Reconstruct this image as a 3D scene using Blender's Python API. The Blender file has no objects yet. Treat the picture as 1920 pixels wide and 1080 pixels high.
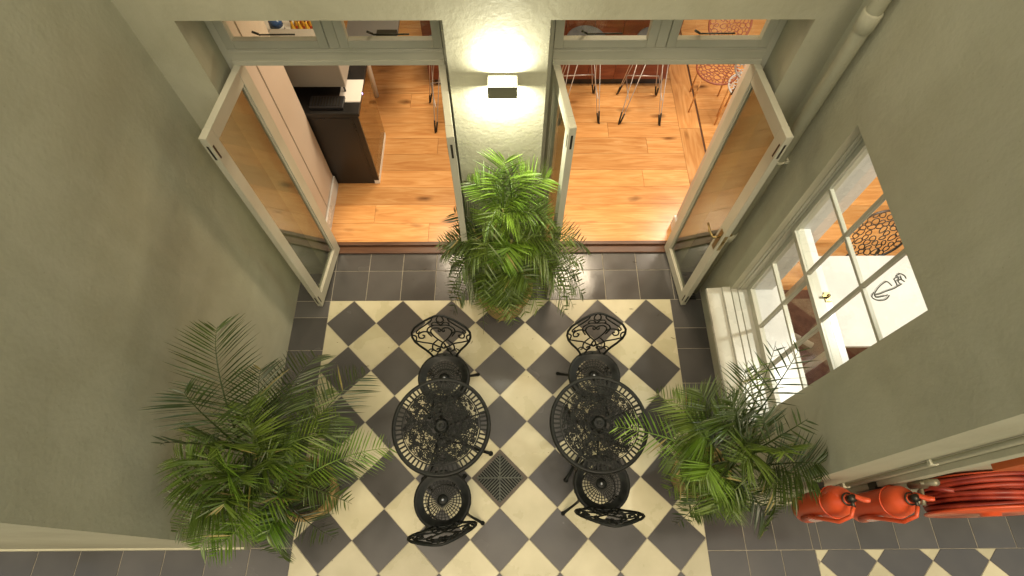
import bpy, math, random
from mathutils import Vector, Matrix, Euler
random.seed(11)
PI = math.pi
S = bpy.context.scene
C = S.collection

# ------------------------------------------------------------------ camera
cam_d = bpy.data.cameras.new('camera')
cam_d.sensor_width = 36.0
cam_d.lens = 36.0 * 1050.91 / 1920.0
cam_d.clip_start = 0.05
cam_d.clip_end = 200
cam = bpy.data.objects.new('camera', cam_d)
CAMP = Vector((0.07605, -2.1311, 4.4063))
CAMR = Euler((0.472054, -0.00242119, -0.00704967), 'XYZ')
cam.location = CAMP
cam.rotation_euler = CAMR
C.objects.link(cam)
S.camera = cam

# ------------------------------------------------------------------ world, sun, exposure
world = bpy.data.worlds.new('World')
S.world = world
world.use_nodes = True
wn = world.node_tree
wn.nodes.clear()
w_out = wn.nodes.new('ShaderNodeOutputWorld')
w_bg = wn.nodes.new('ShaderNodeBackground')
w_sky = wn.nodes.new('ShaderNodeTexSky')
w_sky.sky_type = 'NISHITA'
w_sky.sun_disc = False
w_sky.sun_elevation = math.radians(70)
w_sky.sun_rotation = math.radians(180)
w_sky.air_density = 2.0
w_sky.dust_density = 6.0
w_mix = wn.nodes.new('ShaderNodeMix')
w_mix.data_type = 'RGBA'
w_mix.blend_type = 'MULTIPLY'
w_mix.inputs['Factor'].default_value = 1.0
w_mix.inputs['B'].default_value = (1.0, 0.935, 0.77, 1)      # warm evening glow of the lit house over the yard
wn.links.new(w_sky.outputs[0], w_mix.inputs['A'])
wn.links.new(w_mix.outputs['Result'], w_bg.inputs['Color'])
w_bg.inputs['Strength'].default_value = 0.15
wn.links.new(w_bg.outputs[0], w_out.inputs[0])

sun_d = bpy.data.lights.new('sun', 'SUN')
sun_d.energy = 0.6
sun_d.angle = math.radians(20)
sun_d.color = (1.0, 0.90, 0.66)
sun = bpy.data.objects.new('sun', sun_d)
sun.rotation_euler = (math.radians(26), math.radians(3), 0)
C.objects.link(sun)

S.view_settings.view_transform = 'Standard'
S.view_settings.look = 'None'
S.view_settings.exposure = 0.38
S.view_settings.gamma = 1.0
S.view_settings.use_curve_mapping = False
S.cycles.max_bounces = 10
S.cycles.transparent_max_bounces = 16
S.cycles.use_denoising = True

def lamp(name, loc, rot, sx, sy, watt, col, spread=180, shape='RECTANGLE'):
    d = bpy.data.lights.new(name, 'AREA')
    d.shape = shape
    d.size = sx
    d.size_y = sy
    d.energy = watt
    d.color = col
    d.spread = math.radians(spread)
    o = bpy.data.objects.new(name, d)
    o.location = loc
    o.rotation_euler = rot
    C.objects.link(o)
    return o
WARM = (1.0, 0.82, 0.58)
# ceiling lamps of the lit room behind the doors and behind the window
lamp('room_lamp', (-0.55, 2.0, 2.66), (0, 0, 0), 0.5, 0.5, 34, WARM)
lamp('room_lamp', (0.95, 1.7, 2.66), (0, 0, 0), 0.5, 0.5, 34, WARM)
lamp('room_lamp', (2.6, 2.2, 2.66), (0, 0, 0), 0.6, 0.6, 44, (1.0, 0.86, 0.68))
lamp('room_lamp', (2.85, -0.35, 2.66), (0, 0, 0), 0.12, 0.12, 42, (1.0, 0.95, 0.88))

# ------------------------------------------------------------------ helpers
def tag(o, label=None, cat=None, group=None, kind=None):
    if label: o['label'] = label
    if cat: o['category'] = cat
    if group: o['group'] = group
    if kind: o['kind'] = kind
    return o

def empty(name, loc, label, cat, group=None, rz=0.0):
    o = bpy.data.objects.new(name, None)
    o.empty_display_size = 0.1
    o.location = loc
    o.rotation_euler = (0, 0, rz)
    C.objects.link(o)
    return tag(o, label, cat, group)

class MB:
    """collects faces, builds one mesh"""
    def __init__(s):
        s.v = []; s.f = []; s.sm = []; s.mi = []
    def add(s, vs, fs, smooth=False, M=None, mi=0):
        b = len(s.v)
        if M is not None: vs = [M @ Vector(v) for v in vs]
        s.v += [tuple(v) for v in vs]
        s.f += [tuple(b + i for i in f) for f in fs]
        s.sm += [smooth] * len(fs)
        s.mi += [mi] * len(fs)
        return s
    def box(s, x0, x1, y0, y1, z0, z1, M=None):
        vs = [(x0,y0,z0),(x1,y0,z0),(x1,y1,z0),(x0,y1,z0),(x0,y0,z1),(x1,y0,z1),(x1,y1,z1),(x0,y1,z1)]
        return s.add(vs, [(0,3,2,1),(4,5,6,7),(0,1,5,4),(1,2,6,5),(2,3,7,6),(3,0,4,7)], False, M)
    def prism(s, poly, z0, z1, M=None, inset=0.0):
        n = len(poly)
        cx = sum(p[0] for p in poly)/n; cy = sum(p[1] for p in poly)/n
        if inset:
            top = []
            for p in poly:
                d = math.hypot(p[0]-cx, p[1]-cy) or 1
                top.append((p[0]-(p[0]-cx)/d*inset, p[1]-(p[1]-cy)/d*inset))
            vs = [(p[0],p[1],z0) for p in poly] + [(p[0],p[1],z1-inset*0.6) for p in poly] + [(p[0],p[1],z1) for p in top]
            fs = [tuple(range(2*n,3*n))]
            for k in (0, n):
                fs += [(k+i, k+(i+1)%n, k+n+(i+1)%n, k+n+i) for i in range(n)]
        else:
            vs = [(p[0],p[1],z0) for p in poly] + [(p[0],p[1],z1) for p in poly]
            fs = [tuple(range(n,2*n)), tuple(range(n-1,-1,-1))] + [(i,(i+1)%n,n+(i+1)%n,n+i) for i in range(n)]
        return s.add(vs, fs, False, M)
    def tube(s, pts, r, n=6, M=None, closed=False, flat=None, cap=True):
        pts = [Vector(p) for p in pts]
        N = len(pts)
        rs = r if isinstance(r, (list, tuple)) else [r]*N
        vs = []; fs = []
        up = None
        for i, p in enumerate(pts):
            if closed: t = pts[(i+1) % N] - pts[i-1]
            else: t = pts[min(i+1, N-1)] - pts[max(i-1, 0)]
            if t.length < 1e-9: t = Vector((0,0,1))
            t.normalize()
            if up is None:
                up = Vector((0,0,1)) if abs(t.z) < 0.9 else Vector((1,0,0))
            a = (up - t*up.dot(t))
            if a.length < 1e-6: a = t.orthogonal()
            a.normalize(); up = a
            b = t.cross(a)
            for k in range(n):
                an = 2*PI*k/n
                sc = (1.0, 1.0) if flat is None else flat
                vs.append(p + a*math.cos(an)*rs[i]*sc[0] + b*math.sin(an)*rs[i]*sc[1])
        segs = N if closed else N-1
        for i in range(segs):
            j = (i+1) % N
            for k in range(n):
                l = (k+1) % n
                fs.append((i*n+k, i*n+l, j*n+l, j*n+k))
        if not closed and cap:
            fs.append(tuple(range(n-1, -1, -1)))
            fs.append(tuple((N-1)*n+k for k in range(n)))
        return s.add(vs, fs, True, M)
    def lathe(s, prof, n=24, M=None, smooth=True):
        vs = []; fs = []
        m = len(prof)
        for r, z in prof:
            for k in range(n):
                a = 2*PI*k/n
                vs.append((r*math.cos(a), r*math.sin(a), z))
        for i in range(m-1):
            for k in range(n):
                l = (k+1) % n
                fs.append((i*n+k, i*n+l, (i+1)*n+l, (i+1)*n+k))
        ring_ = prof[0] == prof[-1]
        if prof[0][0] > 1e-5 and not ring_: fs.append(tuple(range(n-1, -1, -1)))
        if prof[-1][0] > 1e-5 and not ring_: fs.append(tuple((m-1)*n+k for k in range(n)))
        return s.add(vs, fs, smooth, M)
    def mesh(s, name, mat):
        me = bpy.data.meshes.new(name)
        me.from_pydata(s.v, [], s.f)
        if any(s.sm): me.polygons.foreach_set('use_smooth', s.sm)
        for m_ in (mat if isinstance(mat, (list, tuple)) else [mat]):
            if m_: me.materials.append(m_)
        if any(s.mi): me.polygons.foreach_set('material_index', s.mi)
        me.update()
        return me
    def build(s, name, mat, parent=None, bevel=0.0, loc=None):
        o = bpy.data.objects.new(name, s.mesh(name, mat))
        C.objects.link(o)
        if parent: o.parent = parent
        if loc: o.location = loc
        if bevel:
            m = o.modifiers.new('bevel', 'BEVEL')
            m.width = bevel; m.segments = 2; m.limit_method = 'ANGLE'
            m.harden_normals = False
        return o

def link_mesh(name, me, parent=None, loc=(0,0,0), rot=(0,0,0)):
    o = bpy.data.objects.new(name, me)
    C.objects.link(o)
    o.parent = parent
    o.location = loc
    o.rotation_euler = rot
    return o

def copy_tree(o, parent=None):
    c = o.copy(); C.objects.link(c)
    if parent is not None: c.parent = parent
    for ch in list(o.children): copy_tree(ch, c)
    return c

def clip(poly, x0, x1, y0, y1):
    def cut(P, ins, inter):
        out = []
        for i in range(len(P)):
            a, b = P[i-1], P[i]
            ia, ib = ins(a), ins(b)
            if ia != ib: out.append(inter(a, b))
            if ib: out.append(b)
        return out
    def ix(X): return lambda a, b: (X, a[1]+(b[1]-a[1])*(X-a[0])/(b[0]-a[0]))
    def iy(Y): return lambda a, b: (a[0]+(b[0]-a[0])*(Y-a[1])/(b[1]-a[1]), Y)
    for ins, it in ((lambda p: p[0] >= x0, ix(x0)), (lambda p: p[0] <= x1, ix(x1)),
                    (lambda p: p[1] >= y0, iy(y0)), (lambda p: p[1] <= y1, iy(y1))):
        if poly: poly = cut(poly, ins, it)
    return poly

def area(P):
    return abs(sum(P[i-1][0]*P[i][1]-P[i][0]*P[i-1][1] for i in range(len(P)))/2)

# ------------------------------------------------------------------ materials
def mat(name, col, rough=0.6, metal=0.0, spec=None, emis=None, es=0.0):
    m = bpy.data.materials.new(name); m.use_nodes = True
    b = m.node_tree.nodes['Principled BSDF']
    b.inputs['Base Color'].default_value = (*col, 1)
    b.inputs['Roughness'].default_value = rough
    b.inputs['Metallic'].default_value = metal
    if spec is not None: b.inputs['Specular IOR Level'].default_value = spec
    if emis:
        b.inputs['Emission Color'].default_value = (*emis, 1)
        b.inputs['Emission Strength'].default_value = es
    return m

def N(m, t, **kw):
    n = m.node_tree.nodes.new(t)
    for k, v in kw.items(): setattr(n, k, v)
    return n

def noisy(name, c1, c2, scale=8, rough=(0.5, 0.7), bump=0.0, bscale=60, detail=6, rand=0.0, metal=0.0, stretch=(1,1,1), bdist=0.004, lo=0.35, hi=0.65):
    """two-tone noise paint with fine relief; rand = brightness change from piece to piece"""
    m = mat(name, c1, 0.5, metal)
    nt = m.node_tree; L = nt.links
    b = nt.nodes['Principled BSDF']
    tc = N(m, 'ShaderNodeTexCoord'); oi = N(m, 'ShaderNodeObjectInfo')
    vm = N(m, 'ShaderNodeVectorMath', operation='SCALE'); vm.inputs['Scale'].default_value = 37.0
    comb = N(m, 'ShaderNodeCombineXYZ')
    for i in range(3): L.new(oi.outputs['Random'], comb.inputs[i])
    L.new(comb.outputs[0], vm.inputs[0])
    ad = N(m, 'ShaderNodeVectorMath', operation='ADD')
    mp = N(m, 'ShaderNodeMapping'); mp.inputs['Scale'].default_value = stretch
    L.new(tc.outputs['Object'], mp.inputs['Vector'])
    L.new(mp.outputs[0], ad.inputs[0]); L.new(vm.outputs[0], ad.inputs[1])
    n1 = N(m, 'ShaderNodeTexNoise'); n1.inputs['Scale'].default_value = scale; n1.inputs['Detail'].default_value = detail
    L.new(ad.outputs[0], n1.inputs['Vector'])
    cr = N(m, 'ShaderNodeValToRGB')
    cr.color_ramp.elements[0].position = lo; cr.color_ramp.elements[1].position = hi
    cr.color_ramp.elements[0].color = (*c1, 1); cr.color_ramp.elements[1].color = (*c2, 1)
    L.new(n1.outputs[0], cr.inputs[0])
    hsv = N(m, 'ShaderNodeHueSaturation')
    mr = N(m, 'ShaderNodeMapRange'); mr.inputs['To Min'].default_value = 1-rand; mr.inputs['To Max'].default_value = 1+rand
    L.new(oi.outputs['Random'], mr.inputs['Value']); L.new(mr.outputs[0], hsv.inputs['Value'])
    L.new(cr.outputs[0], hsv.inputs['Color'])
    L.new(hsv.outputs[0], b.inputs['Base Color'])
    rr = N(m, 'ShaderNodeMapRange'); rr.inputs['To Min'].default_value = rough[0]; rr.inputs['To Max'].default_value = rough[1]
    rr.inputs['From Min'].default_value = 0.3; rr.inputs['From Max'].default_value = 0.7
    L.new(n1.outputs[0], rr.inputs['Value']); L.new(rr.outputs[0], b.inputs['Roughness'])
    if bump:
        n2 = N(m, 'ShaderNodeTexNoise'); n2.inputs['Scale'].default_value = bscale; n2.inputs['Detail'].default_value = 5
        L.new(ad.outputs[0], n2.inputs['Vector'])
        bp = N(m, 'ShaderNodeBump'); bp.inputs['Strength'].default_value = bump; bp.inputs['Distance'].default_value = bdist
        L.new(n2.outputs[0], bp.inputs['Height']); L.new(bp.outputs[0], b.inputs['Normal'])
    return m

def wall_mat(name, c1, c2):
    m = noisy(name, c1, c2, scale=1.3, rough=(0.55, 0.75), bump=0.35, bscale=45, detail=8, bdist=0.006, lo=0.3, hi=0.7)
    nt = m.node_tree; L = nt.links; b = nt.nodes['Principled BSDF']
    tc = N(m, 'ShaderNodeTexCoord')
    # trowel lumps
    n3 = N(m, 'ShaderNodeTexNoise'); n3.inputs['Scale'].default_value = 9; n3.inputs['Detail'].default_value = 6
    L.new(tc.outputs['Object'], n3.inputs['Vector'])
    old = b.inputs['Normal'].links[0].from_node
    b2 = N(m, 'ShaderNodeBump'); b2.inputs['Strength'].default_value = 0.22; b2.inputs['Distance'].default_value = 0.015
    L.new(n3.outputs[0], b2.inputs['Height']); L.new(b2.outputs[0], old.inputs['Normal'])
    # small pits and dust marks
    vo = N(m, 'ShaderNodeTexVoronoi'); vo.inputs['Scale'].default_value = 16
    L.new(tc.outputs['Object'], vo.inputs['Vector'])
    cr = N(m, 'ShaderNodeValToRGB'); cr.color_ramp.elements[0].position = 0.03; cr.color_ramp.elements[1].position = 0.07
    cr.color_ramp.elements[0].color = (0.72,0.70,0.66,1); cr.color_ramp.elements[1].color = (1,1,1,1)
    L.new(vo.outputs['Distance'], cr.inputs[0])
    mx = N(m, 'ShaderNodeMix', data_type='RGBA', blend_type='MULTIPLY'); mx.inputs['Factor'].default_value = 0.55
    src = b.inputs['Base Color'].links[0].from_socket
    L.new(src, mx.inputs['A']); L.new(cr.outputs[0], mx.inputs['B'])
    # patched, scrubbed areas and faint runs of dirt
    n4 = N(m, 'ShaderNodeTexNoise'); n4.inputs['Scale'].default_value = 2.2; n4.inputs['Detail'].default_value = 9; n4.inputs['Roughness'].default_value = 0.65; n4.inputs['Distortion'].default_value = 0.6
    L.new(tc.outputs['Object'], n4.inputs['Vector'])
    c4 = N(m, 'ShaderNodeValToRGB'); c4.color_ramp.elements[0].position = 0.40; c4.color_ramp.elements[1].position = 0.60
    c4.color_ramp.elements[0].color = (0.86, 0.83, 0.76, 1); c4.color_ramp.elements[1].color = (1.06, 1.05, 1.02, 1)
    L.new(n4.outputs[0], c4.inputs[0])
    m4 = N(m, 'ShaderNodeMix', data_type='RGBA', blend_type='MULTIPLY'); m4.inputs['Factor'].default_value = 0.45
    L.new(mx.outputs['Result'], m4.inputs['A']); L.new(c4.outputs[0], m4.inputs['B'])
    mp5 = N(m, 'ShaderNodeMapping'); mp5.inputs['Scale'].default_value = (5, 5, 0.35)
    L.new(tc.outputs['Object'], mp5.inputs['Vector'])
    n5 = N(m, 'ShaderNodeTexNoise'); n5.inputs['Scale'].default_value = 1.5; n5.inputs['Detail'].default_value = 5
    L.new(mp5.outputs[0], n5.inputs['Vector'])
    c5 = N(m, 'ShaderNodeValToRGB'); c5.color_ramp.elements[0].position = 0.33; c5.color_ramp.elements[1].position = 0.52
    c5.color_ramp.elements[0].color = (0.80, 0.78, 0.72, 1); c5.color_ramp.elements[1].color = (1, 1, 1, 1)
    L.new(n5.outputs[0], c5.inputs[0])
    m5 = N(m, 'ShaderNodeMix', data_type='RGBA', blend_type='MULTIPLY'); m5.inputs['Factor'].default_value = 0.25
    L.new(m4.outputs['Result'], m5.inputs['A']); L.new(c5.outputs[0], m5.inputs['B'])
    L.new(m5.outputs['Result'], b.inputs['Base Color'])
    return m

def wood_mat(name, c_dark, c_mid, c_light, axis=0, rough=0.3, knots=True, rand=0.25):
    """board: grain runs along the piece's local axis 0 (x)"""
    m = mat(name, c_mid, rough)
    nt = m.node_tree; L = nt.links; b = nt.nodes['Principled BSDF']
    tc = N(m, 'ShaderNodeTexCoord'); oi = N(m, 'ShaderNodeObjectInfo')
    comb = N(m, 'ShaderNodeCombineXYZ')
    for i in range(3): L.new(oi.outputs['Random'], comb.inputs[i])
    vm = N(m, 'ShaderNodeVectorMath', operation='SCALE'); vm.inputs['Scale'].default_value = 53.0
    L.new(comb.outputs[0], vm.inputs[0])
    ad = N(m, 'ShaderNodeVectorMath', operation='ADD')
    L.new(tc.outputs['Object'], ad.inputs[0]); L.new(vm.outputs[0], ad.inputs[1])
    mp = N(m, 'ShaderNodeMapping'); mp.inputs['Scale'].default_value = (1.3, 12, 12) if axis == 0 else (12, 1.3, 12)
    L.new(ad.outputs[0], mp.inputs['Vector'])
    n1 = N(m, 'ShaderNodeTexNoise'); n1.inputs['Scale'].default_value = 1.6; n1.inputs['Detail'].default_value = 7
    n1.inputs['Distortion'].default_value = 1.6
    L.new(mp.outputs[0], n1.inputs['Vector'])
    cr = N(m, 'ShaderNodeValToRGB')
    e = cr.color_ramp.elements
    e[0].position = 0.20; e[0].color = (*c_dark, 1)
    e[1].position = 0.80; e[1].color = (*c_light, 1)
    e2 = e.new(0.5); e2.color = (*c_mid, 1)
    L.new(n1.outputs[0], cr.inputs[0])
    hsv = N(m, 'ShaderNodeHueSaturation')
    mr = N(m, 'ShaderNodeMapRange'); mr.inputs['To Min'].default_value = 1-rand; mr.inputs['To Max'].default_value = 1+rand*0.6
    L.new(oi.outputs['Random'], mr.inputs['Value']); L.new(mr.outputs[0], hsv.inputs['Value'])
    L.new(cr.outputs[0], hsv.inputs['Color'])
    last = hsv.outputs[0]
    if knots:
        mk = N(m, 'ShaderNodeMapping'); mk.inputs['Scale'].default_value = (1.7, 4.2, 4.2) if axis == 0 else (4.2, 1.7, 4.2)
        nk = N(m, 'ShaderNodeTexNoise'); nk.inputs['Scale'].default_value = 6.0
        L.new(ad.outputs[0], nk.inputs['Vector'])
        vmix = N(m, 'ShaderNodeVectorMath', operation='MULTIPLY_ADD')
        vmix.inputs[1].default_value = (0.05, 0.05, 0.0)
        L.new(nk.outputs['Color'], vmix.inputs[0]); L.new(ad.outputs[0], vmix.inputs[2])
        L.new(vmix.outputs[0], mk.inputs['Vector'])
        vo = N(m, 'ShaderNodeTexVoronoi'); vo.inputs['Scale'].default_value = 1.0
        L.new(mk.outputs[0], vo.inputs['Vector'])
        ck = N(m, 'ShaderNodeValToRGB'); k = ck.color_ramp.elements
        k[0].position = 0.03; k[0].color = (0.16, 0.10, 0.06, 1)
        k[1].position = 0.17; k[1].color = (1, 1, 1, 1)
        L.new(vo.outputs['Distance'], ck.inputs[0])
        mx = N(m, 'ShaderNodeMix', data_type='RGBA', blend_type='MULTIPLY'); mx.inputs['Factor'].default_value = 0.9
        L.new(last, mx.inputs['A']); L.new(ck.outputs[0], mx.inputs['B'])
        last = mx.outputs['Result']
    L.new(last, b.inputs['Base Color'])
    bp = N(m, 'ShaderNodeBump'); bp.inputs['Strength'].default_value = 0.12; bp.inputs['Distance'].default_value = 0.002
    L.new(n1.outputs[0], bp.inputs['Height']); L.new(bp.outputs[0], b.inputs['Normal'])
    return m

def glass_mat(name, ior=1.5, tint=(0.95, 0.97, 0.95), rough=0.0):
    m = bpy.data.materials.new(name); m.use_nodes = True
    nt = m.node_tree; nt.nodes.clear(); L = nt.links
    o = N(m, 'ShaderNodeOutputMaterial'); mx = N(m, 'ShaderNodeMixShader')
    t = N(m, 'ShaderNodeBsdfTransparent'); t.inputs[0].default_value = (*tint, 1)
    g = N(m, 'ShaderNodeBsdfGlossy'); g.inputs['Roughness'].default_value = rough
    f = N(m, 'ShaderNodeFresnel')
    ge = N(m, 'ShaderNodeNewGeometry'); mr = N(m, 'ShaderNodeMapRange')      # same reflectance on the way in and out
    mr.inputs['To Min'].default_value = ior; mr.inputs['To Max'].default_value = 1/ior
    L.new(ge.outputs['Backfacing'], mr.inputs['Value']); L.new(mr.outputs[0], f.inputs['IOR'])
    L.new(f.outputs[0], mx.inputs[0]); L.new(t.outputs[0], mx.inputs[1]); L.new(g.outputs[0], mx.inputs[2])
    L.new(mx.outputs[0], o.inputs[0])
    return m

M_wall = wall_mat('olive_plaster', (0.405, 0.397, 0.290), (0.475, 0.463, 0.345))
M_paint = noisy('sage_gloss_paint', (0.44, 0.43, 0.33), (0.52, 0.50, 0.39), scale=3, rough=(0.28, 0.42), bump=0.12, bscale=120, rand=0.03)
M_white = noisy('white_room_paint', (0.72, 0.68, 0.60), (0.78, 0.74, 0.67), scale=2, rough=(0.5, 0.65), bump=0.06)
M_gloss = noisy('white_gloss_paint', (0.62, 0.615, 0.58), (0.68, 0.675, 0.64), scale=4, rough=(0.2, 0.35), bump=0.05)
M_sill = noisy('pale_sill_paint', (0.46, 0.455, 0.38), (0.53, 0.52, 0.44), scale=5, rough=(0.2, 0.35), bump=0.05)
M_roomwall = noisy('beige_room_paint', (0.56, 0.46, 0.36), (0.61, 0.51, 0.41), scale=1.5, rough=(0.5, 0.65), bump=0.08)
M_cream = noisy('cream_tile', (0.37, 0.345, 0.215), (0.54, 0.505, 0.355), scale=3.2, rough=(0.20, 0.42), bump=0.05, bscale=25, rand=0.13, lo=0.25, hi=0.75)
M_dark = noisy('charcoal_tile', (0.056, 0.054, 0.052), (0.084, 0.081, 0.077), scale=3.0, rough=(0.10, 0.28), bump=0.06, bscale=30, rand=0.14, lo=0.2, hi=0.8, detail=3)
M_grout = noisy('grey_grout', (0.24, 0.22, 0.17), (0.32, 0.29, 0.23), scale=20, rough=(0.8, 0.95), bump=0.3)
M_plank = wood_mat('pine_plank', (0.45, 0.185, 0.055), (0.61, 0.305, 0.105), (0.72, 0.42, 0.175), rough=0.25, rand=0.26)
M_redwood = wood_mat('mahogany_board', (0.10, 0.022, 0.010), (0.17, 0.040, 0.018), (0.24, 0.07, 0.03), rough=0.35, knots=False, rand=0.1)
M_thresh = wood_mat('threshold_wood', (0.05, 0.022, 0.012), (0.09, 0.04, 0.02), (0.14, 0.065, 0.03), rough=0.4, knots=False, rand=0.1)
M_iron = noisy('black_cast_iron', (0.004, 0.0045, 0.004), (0.011, 0.013, 0.010), scale=30, rough=(0.40, 0.60), bump=0.3, bscale=150, bdist=0.001)
M_iron.node_tree.nodes['Principled BSDF'].inputs['Specular IOR Level'].default_value = 0.24
M_blackcab = noisy('black_cabinet', (0.009, 0.0085, 0.008), (0.016, 0.015, 0.014), scale=3, rough=(0.25, 0.4), bump=0.05)
M_blackpl = mat('black_plastic', (0.018, 0.018, 0.020), 0.35)
M_beige = mat('beige_enamel', (0.50, 0.42, 0.33), 0.35)
M_brass = mat('aged_brass', (0.30, 0.22, 0.09), 0.35, 0.9)
M_darkmetal = mat('dark_bronze_metal', (0.05, 0.045, 0.035), 0.4, 0.8)
M_chrome = mat('chrome_wire', (0.55, 0.50, 0.46), 0.42, 0.8)
M_steel = mat('brushed_steel', (0.42, 0.44, 0.47), 0.35, 0.9)
M_red = noisy('red_enamel', (0.56, 0.068, 0.018), (0.68, 0.10, 0.030), scale=5, rough=(0.22, 0.5), bump=0.08)
M_hose = noisy('red_rubber_hose', (0.20, 0.016, 0.008), (0.38, 0.045, 0.016), scale=9, rough=(0.38, 0.6), bump=0.15)
M_label = noisy('white_label', (0.55, 0.53, 0.48), (0.75, 0.73, 0.68), scale=60, rough=(0.4, 0.6))
M_pot = noisy('terracotta', (0.26, 0.17, 0.06), (0.42, 0.29, 0.11), scale=7, rough=(0.6, 0.85), bump=0.3, bscale=40)
M_soil = noisy('potting_soil', (0.018, 0.013, 0.009), (0.05, 0.035, 0.022), scale=40, rough=(0.9, 1.0), bump=0.8, bscale=80, bdist=0.02)
M_rug = noisy('brick_red_rug', (0.13, 0.045, 0.03), (0.22, 0.10, 0.065), scale=14, rough=(0.85, 0.98), bump=0.6, bscale=120, bdist=0.01)
M_ink_shadow = mat('grey_ink_and_shadow', (0.20, 0.21, 0.18), 0.6)
M_pane = glass_mat('window_glass', 1.45)
M_dpane = glass_mat('door_glass', 2.3, (0.80, 0.84, 0.78))
M_mirror = glass_mat('cabinet_glass', 4.5, (0.75, 0.7, 0.6))
M_lampglass = mat('lamp_diffuser', (0.9, 0.9, 0.85), 0.3, emis=(1.0, 0.96, 0.80), es=12)
M_led = mat('blue_led', (0.1, 0.1, 0.6), 0.3, emis=(0.3, 0.25, 1.0), es=10)
M_blue = mat('blue_glaze', (0.03, 0.08, 0.22), 0.25)
M_amber = mat('amber_drink', (0.75, 0.42, 0.05), 0.15)
M_redcap = mat('red_cap', (0.45, 0.03, 0.02), 0.35)
M_paper = mat('white_paper', (0.70, 0.66, 0.60), 0.7)
M_lace = mat('red_brown_lace', (0.22, 0.06, 0.03), 0.4)
M_whitelace = mat('pale_grey_lace', (0.38, 0.37, 0.36), 0.4)

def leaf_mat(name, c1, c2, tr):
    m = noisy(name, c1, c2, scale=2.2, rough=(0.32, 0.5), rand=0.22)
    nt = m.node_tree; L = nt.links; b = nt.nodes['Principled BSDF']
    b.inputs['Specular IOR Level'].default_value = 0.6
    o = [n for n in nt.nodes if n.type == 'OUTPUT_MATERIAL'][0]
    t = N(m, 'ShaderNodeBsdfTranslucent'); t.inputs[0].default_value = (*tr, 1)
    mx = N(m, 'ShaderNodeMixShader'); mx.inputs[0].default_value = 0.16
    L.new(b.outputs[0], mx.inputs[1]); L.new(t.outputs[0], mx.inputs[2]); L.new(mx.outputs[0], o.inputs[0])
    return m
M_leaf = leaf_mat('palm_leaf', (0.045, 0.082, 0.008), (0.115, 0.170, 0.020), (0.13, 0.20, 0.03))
M_leafb = leaf_mat('bright_palm_leaf', (0.070, 0.145, 0.010), (0.165, 0.270, 0.025), (0.20, 0.36, 0.04))  # brighter green, used most on the centre palm's upper fronds
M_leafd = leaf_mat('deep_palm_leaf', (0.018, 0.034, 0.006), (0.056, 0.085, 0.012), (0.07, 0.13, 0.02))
M_dry = noisy('dry_palm_leaf', (0.15, 0.13, 0.03), (0.24, 0.20, 0.06), scale=6, rough=(0.5, 0.7))
M_stem = noisy('palm_cane', (0.16, 0.17, 0.04), (0.28, 0.26, 0.08), scale=9, rough=(0.4, 0.6), bump=0.2)

# ------------------------------------------------------------------ yard ground and tiles
DG = 0.4242; H = DG/2
ground = tag(MB().box(-6, 6, -5.2, 0.52, -0.25, -0.0035).build('ground', M_grout), kind='structure')

def lay_tiles(x0, x1, y0, y1, dg, ox, oy, parent, ysee=-2.75, dark_skip=()):
    """diagonal checkerboard; corners where tiles meet at (ox + i h, oy - j h), i + j even"""
    h = dg/2; gap = 0.0024
    cache = {}
    far = {0: MB(), 1: MB()}
    ni0 = int(math.floor((x0-ox)/h))-2; ni1 = int(math.ceil((x1-ox)/h))+2
    nj = int(math.ceil((oy-y0)/h))+2
    for j in range(-2, nj):
        for i in range(ni0, ni1):
            if (i+j) % 2 == 0: continue            # tile centres sit where i + j is odd
            dark = (j % 2 == 1)
            cx, cy = ox+i*h, oy-j*h
            if (round(cx, 2), round(cy, 2)) in dark_skip: continue
            r = h-gap*1.41
            full = [(cx-r, cy), (cx, cy-r), (cx+r, cy), (cx, cy+r)]
            P = clip(full, x0+0.001, x1-0.001, y0+0.001, y1-0.001)
            if len(P) < 3 or area(P) < 0.0006: continue
            mt = M_dark if dark else M_cream
            dz = random.uniform(-0.0006, 0.0004)
            if max(p[1] for p in P) < ysee:
                far[int(dark)].prism(P, -0.02, 0.0, inset=0.0015); continue
            if area(P) > 2*r*r*0.999:
                key = dark
                if key not in cache:
                    cache[key] = MB().prism([(p[0]-cx, p[1]-cy) for p in full], -0.02, 0.0, inset=0.0015).mesh('tile', mt)
                me = cache[key]
            else:
                me = MB().prism([(p[0]-cx, p[1]-cy) for p in P], -0.02, 0.0, inset=0.0015).mesh('tile', mt)
            link_mesh('tile', me, parent, (cx, cy, dz), (random.uniform(-.0008,.0008), random.uniform(-.0008,.0008), 0))
    for k in (0, 1):
        if far[k].f:
            tag(far[k].build('tile', M_dark if k else M_cream, parent), kind='stuff')

def slab(x0, x1, y0, y1, parent, m=None):
    g = 0.0028
    P = [(x0+g, y0+g), (x1-g, y0+g), (x1-g, y1-g), (x0+g, y1-g)]
    cx, cy = (x0+x1)/2, (y0+y1)/2
    me = MB().prism([(p[0]-cx, p[1]-cy) for p in P], -0.02, 0.0, inset=0.0015).mesh('tile', m or M_dark)
    return link_mesh('tile', me, parent, (cx, cy, random.uniform(-0.0006, 0.0004)), (random.uniform(-.0008,.0008), random.uniform(-.0008,.0008), 0))

XL, XR = -1.775, 1.76         # faces of the side walls
YB = 0.27                     # face of the back wall
YF = 0.50                     # face of the door frames
YLE, YRE = -1.952, -1.674     # where the side walls end and turn into the passage
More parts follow.
